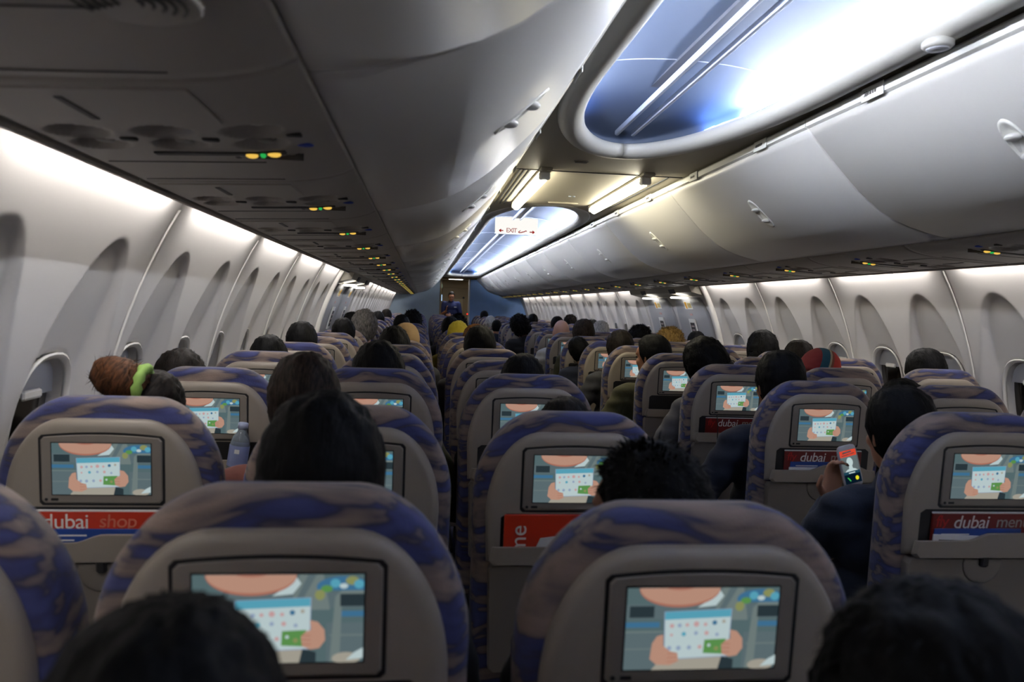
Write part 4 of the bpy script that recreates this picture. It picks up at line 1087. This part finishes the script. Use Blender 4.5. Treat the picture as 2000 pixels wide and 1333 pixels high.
# striped cap bands, phone, bottle, magazines, crew ------------------------------------------------
# phone held by the man at the right aisle
def phone():
    r_ = empty('smartphone', (.362, 2.035, 1.016)); tag(r_, 'white smartphone with lit call screen held up at the right aisle', 'phone')
    r_.rotation_euler = (R(-8), R(-12), R(6))
    b = MB(); o = [(x, z) for x, z in oblong(.030, .060, 32, 6)]
    b.rings([[(x*k, y, z*k) for x, z in o] for y, k in ((-.0042, .96), (-.003, 1), (.003, 1), (.0042, .96))]); b.build('case', mat('phone_white', (214, 216, 222), .3), r_)
    col_ = [emat('phone_'+n, c, k, False) for n, c, k in (('grey', (126, 140, 142), .55), ('red', (236, 78, 52), .75), ('pale', (206, 226, 226), .8), ('dark', (12, 34, 52), .5), ('green', (70, 190, 90), .8), ('yellow', (236, 226, 40), .95), ('white', (250, 240, 236), .8), ('slate', (40, 84, 104), .6))]
    sc_ = MB(); n_ = [0]
    def q(pts, mi):
        n_[0] += 1; sc_.add([(x, -.0043-.00003*n_[0], z) for x, z in pts], [tuple(range(len(pts)))], mi, False)
    def ell(cx, cz, rx, rz_, mi, n=18): q([(cx+rx*math.cos(2*math.pi*i/n), cz+rz_*math.sin(2*math.pi*i/n)) for i in range(n)], mi)
    q([(-.026, -.048), (.026, -.048), (.026, .046), (-.026, .046)], 0)
    q([(-.026, .028), (.026, .028), (.026, .046), (-.026, .046)], 1); q([(-.018, .037), (.012, .039), (.010, .043), (-.016, .042)], 6); q([(-.022, .031), (.020, .034), (.020, .036), (-.022, .033)], 6)
    ell(0, .012, .010, .013, 2); q([(-.005, .004), (.005, .004), (.006, -.006), (-.006, -.006)], 2); q([(-.020, -.014), (-.014, -.009), (-.005, -.006), (.005, -.006), (.014, -.009), (.020, -.014)], 2)
    q([(-.026, -.048), (.026, -.048), (.026, -.022), (-.026, -.022)], 3); q([(-.026, -.022), (.026, -.022), (.026, -.014), (-.026, -.014)], 7); q([(-.010, -.020), (.010, -.020), (.010, -.017), (-.010, -.017)], 2)
    q([(-.018, -.030), (-.014, -.030), (-.007, -.040), (-.010, -.042)], 4); ell(.013, -.035, .0055, .006, 5)
    sc_.build('screen', col_, r_)
phone()

# things in the seat pockets
def in_seat(c, k, name, x, z, y, label, cat, group=None, rot=0):
    st = SEATS[(c, k)]; L_ = st.location
    r_ = empty(name, (L_.x+x, L_.y+y+(1.148-z)*math.tan(TILT), z*st.scale.z)); r_.rotation_euler = (TILT, R(rot), 0); tag(r_, label, cat, group); return r_
def magazine(c, k, second, tone, label, x=0, w_=.27, rot=0, band=True, dim='dkred'):
    r_ = in_seat(c, k, 'magazine', x, .897, -.0170, label, 'magazine', 'magazines in the seat pockets', rot)
    b = MB(); b.box(-w_/2, w_/2, -.0025, .0025, 0, .092, .001); b.build('cover', M[tone], r_)
    p = MB(); p.box(-w_/2, w_/2, -.0022, .0045, .090, .0945, .001); p.build('pages', M['pale'], r_)
    rx = Matrix.Rotation(math.pi/2, 4, 'X')
    xs = -w_/2+.030
    if tone != 'redp':
        t = text_mesh('fly_word', 'fly', .040, .0003, .1, .9); t.materials.append(M['red']); o = link('fly_word', t, r_); o.matrix_local = Matrix.Translation((-w_/2+.008, -.0030, .072)) @ rx; xs = -w_/2+.052
    t = text_mesh('dubai_word', 'dubai', .044, .0003, .15 if tone != 'redp' else 0, .95); t.materials.append(M['wprint']); o = link('dubai_word', t, r_); o.matrix_local = Matrix.Translation((xs, -.0031, .070)) @ rx
    t = text_mesh('second_word', second, .040, .0003, .1, .95); t.materials.append(M['psu'] if tone != 'redp' else mat('pink_letter', (206, 120, 96), .5)); o = link('second_word', t, r_); o.matrix_local = Matrix.Translation((xs+.108, -.0030, .071)) @ rx
    return r_
def leaflet(c, k, label, x=0, w_=.24, h=.056, tone='bluep', y=-.0215, rot=0):
    r_ = in_seat(c, k, 'leaflet', x, .897, y, label, 'leaflet', 'leaflets in the seat pockets', rot)
    b = MB(); b.box(-w_/2, w_/2, -.0012, .0012, 0, h, .0008); b.build('sheet', M[tone], r_)
    ink = M['wprint'] if tone == 'bluep' else M['ink']
    for i, (a, z, l) in enumerate(((-.42, .012, .32), (-.42, .022, .22), (.12, .012, .24))):
        p = MB(); p.box(a*w_, (a+l)*w_, -.0016, -.001, h-z-.003, h-z); p.build('printed_line', ink, r_)
    return r_
magazine('A', 1, 'shop', 'redp', 'bright red shopping magazine in the pocket of the nearest full left window seat', x=-.01)
leaflet('A', 1, 'blue leaflet in front of the bright red magazine, left window seat pocket', x=-.005)
magazine('D', 1, 'menu', 'dkred', 'dark red menu magazine in the seat pocket at the far right edge', x=.0)
leaflet('D', 1, 'blue leaflet before the dark red menu in the seat pocket at the far right edge', x=-.02, w_=.22); leaflet('D', 1, 'white leaflet at the front of the seat pocket at the far right edge', x=-.04, w_=.19, h=.040, tone='white', y=-.0245, rot=2)
magazine('D', 2, 'menu', 'dkred', 'dark red menu magazine in the pocket just left of the lit phone')
leaflet('D', 2, 'blue leaflet in the pocket just left of the lit phone', x=.005); leaflet('D', 2, 'white leaflet at the front of the pocket just left of the lit phone', x=-.01, w_=.22, h=.038, tone='white', y=-.0245)
magazine('D', 3, 'menu', 'dkred', 'dark red menu magazine in the seat pocket behind the woman in grey')
r_ = in_seat('C', 1, 'magazine', -.06, .897, -.0170, 'orange red magazine turned sideways in the pocket of the left aisle seat', 'magazine', 'magazines in the seat pockets', 0)
MB().box(-.095, .095, -.0025, .0025, 0, .098, .001).build('cover', M['redp'], r_)
t = text_mesh('side_letters', 'me', .052, .0003); t.materials.append(M['wprint']); o = link('side_letters', t, r_); o.matrix_local = Matrix.Translation((-.062, -.003, .010)) @ Matrix.Rotation(math.pi/2, 4, 'X') @ Matrix.Rotation(math.pi/2, 4, 'Z')
r_ = in_seat('C', 1, 'paper_slip', -.02, .897, -.0225, 'torn white paper slip in the pocket with the sideways red magazine', 'paper')
b = MB(); b.rings([[(-.075, y, 0), (.08, y, 0), (.08, y, .040), (-.01, y, .052), (-.055, y, .046)] for y in (-.001, .001)], smooth=False); b.build('sheet', M['white'], r_)
leaflet('C', 0, 'leaflet low in the pocket of the nearest left aisle seat', x=-.02, h=.05)
# earphone lead
st = SEATS[('D', 3)].location
c_ = MB(); c_.tube([(st.x-.104, st.y-.019, 1.008), (st.x-.098, st.y-.036, 1.006), (st.x-.094, st.y-.042, .96), (st.x-.096, st.y-.046, .86), (st.x-.092, st.y-.036, .72), (st.x-.09, st.y-.02, .60)], .0022, 6)
tag(c_.build('earphone_cable', M['black']), 'thin black earphone cable hanging from the monitor behind the woman in grey', 'cable')
# water bottle standing in the pocket of the third left window seat
st = SEATS[('A', 2)].location
bt = empty('water_bottle', (st.x+.098, st.y-.075, .893)); tag(bt, 'clear plastic water bottle with a blue label between the left seats', 'bottle'); bt.rotation_euler = (0, R(8), 0)
PET = mat('clear_plastic', (200, 215, 228), .12, trans=.75)
MB().lathe([(.024, 0), (.028, .004), (.028, .05), (.0265, .055), (.028, .06), (.028, .115), (.022, .135), (.0125, .150), (.0125, .158)], n=24).build('bottle_body', PET, bt)
MB().lathe([(.0145, .158), (.0145, .174), (.012, .176)], n=20).build('cap', mat('bottle_cap', (168, 178, 205), .4), bt)
MB().lathe([(.0284, .048), (.0286, .050), (.0286, .108), (.0284, .110)], n=24, cap=False).build('bottle_label', mat('bottle_label', (128, 138, 178), .4), bt)
w_ = MB(); w_.box(-.007, .007, -.0292, -.0284, .088, .100); w_.build('label_mark', M['white'], bt)
# open tray that carries it
tr = empty('open_tray', (st.x, st.y, 0)); tag(tr, 'folded-down grey tray table carrying the water bottle at the left', 'tray table')
MB().box(-.18, .18, -.25, -.045, .872, .892, .006).build('tray_top', M['tray'], tr)
for x in (-.165, .165): MB().box(x-.008, x+.008, -.06, .06, .85, .872, .004).build('hinge_arm', M['dark'], tr)

# standing crew member in the galley doorway
def crew():
    b = MB(); j = dict(shr=(.175, 0, 1.42), elr=(.245, .02, 1.14), wrr=(.13, .20, 1.23), shl=(-.175, 0, 1.42), ell=(-.245, .05, 1.14), wrl=(-.01, .20, 1.13))
    hm = Matrix.Translation((0, .045, 1.60)) @ Matrix.Rotation(R(-26), 4, 'X')
    b.ell((0, 0, .98), (.15, .105, .12)); b.ell((0, .0, 1.18), (.145, .10, .18)); b.ell((0, -.005, 1.34), (.165, .105, .13)); b.capsule((-.14, -.005, 1.425), (.14, -.005, 1.425), .05, .05)
    b.capsule((0, -.01, 1.43), hm @ Vector((0, -.025, -.05)), .058, .054); head_parts(b, hm)
    c = MB(); c.ell((0, .0, 1.02), (.17, .122, .14)); c.ell((0, .0, 1.18), (.165, .118, .2)); c.ell((0, -.005, 1.34), (.185, .122, .14)); c.capsule((-.135, -.005, 1.415), (.135, -.005, 1.415), .064, .064); c.capsule((0, -.01, 1.44), (0, .0, 1.49), .072, .066)
    t = MB(); t.ell((0, 0, .92), (.165, .12, .12))
    for s, k in ((-1, 'l'), (1, 'r')):
        b.capsule(j['sh'+k], j['el'+k], .05, .040); b.capsule(j['el'+k], j['wr'+k], .040, .027); c.capsule(j['sh'+k], Vector(j['sh'+k]).lerp(Vector(j['el'+k]), .75), .068, .058)
        b.capsule((s*.09, 0, .92), (s*.10, .01, .50), .08, .055); b.capsule((s*.10, .01, .50), (s*.10, -.02, .09), .055, .038); b.capsule((s*.10, -.03, .04), (s*.11, .13, .035), .038, .03)
        t.capsule((s*.09, 0, .92), (s*.10, .01, .50), .098, .075); t.capsule((s*.10, .01, .50), (s*.10, -.02, .08), .075, .065)
    hand(b, j['wrr'], (-.15, .25, 1), (-1, .2, 0), .25); hand(b, j['wrl'], (1, .05, .15), (0, -1, -.2), .4)
    r_ = empty('person', (-.16, 19.72, 0), math.pi); tag(r_, 'crew member in a navy polo shirt standing with folded arms in the galley doorway', 'person'); r_.scale = (1.03, 1.03, 1.04)
    def part(n, mb, m_, v): o = link(n, remesh(mb, n, v, 2), r_); o.data.materials[0] = m_; return o
    part('body', b, SKIN['olive'], .007); part('polo_shirt', c, cloth('polo', (26, 36, 84)), .012); part('trousers', t, cloth('black_trousers', (20, 22, 30)), .012)
    h = link('hair', hair_mesh('crop').copy(), r_); h.data.materials[0] = HC['darkbrown']; h.matrix_local = hm
    for s in (-1, 1): e = MB(); e.ell((s*.030, .084, .012), (.010, .006, .006), 10, 6); o = e.build('eye', M['black'], r_); o.matrix_local = hm
    for s in (-1, 1): sh = MB(); sh.ell((s*.11, .05, .04), (.05, .13, .04), 14, 8); sh.build('shoe', M['black'], r_)
    bd = MB(); bd.box(-.13, -.07, .116, .124, 1.335, 1.35, .002); bd.build('name_badge', M['white'], r_)
crew()
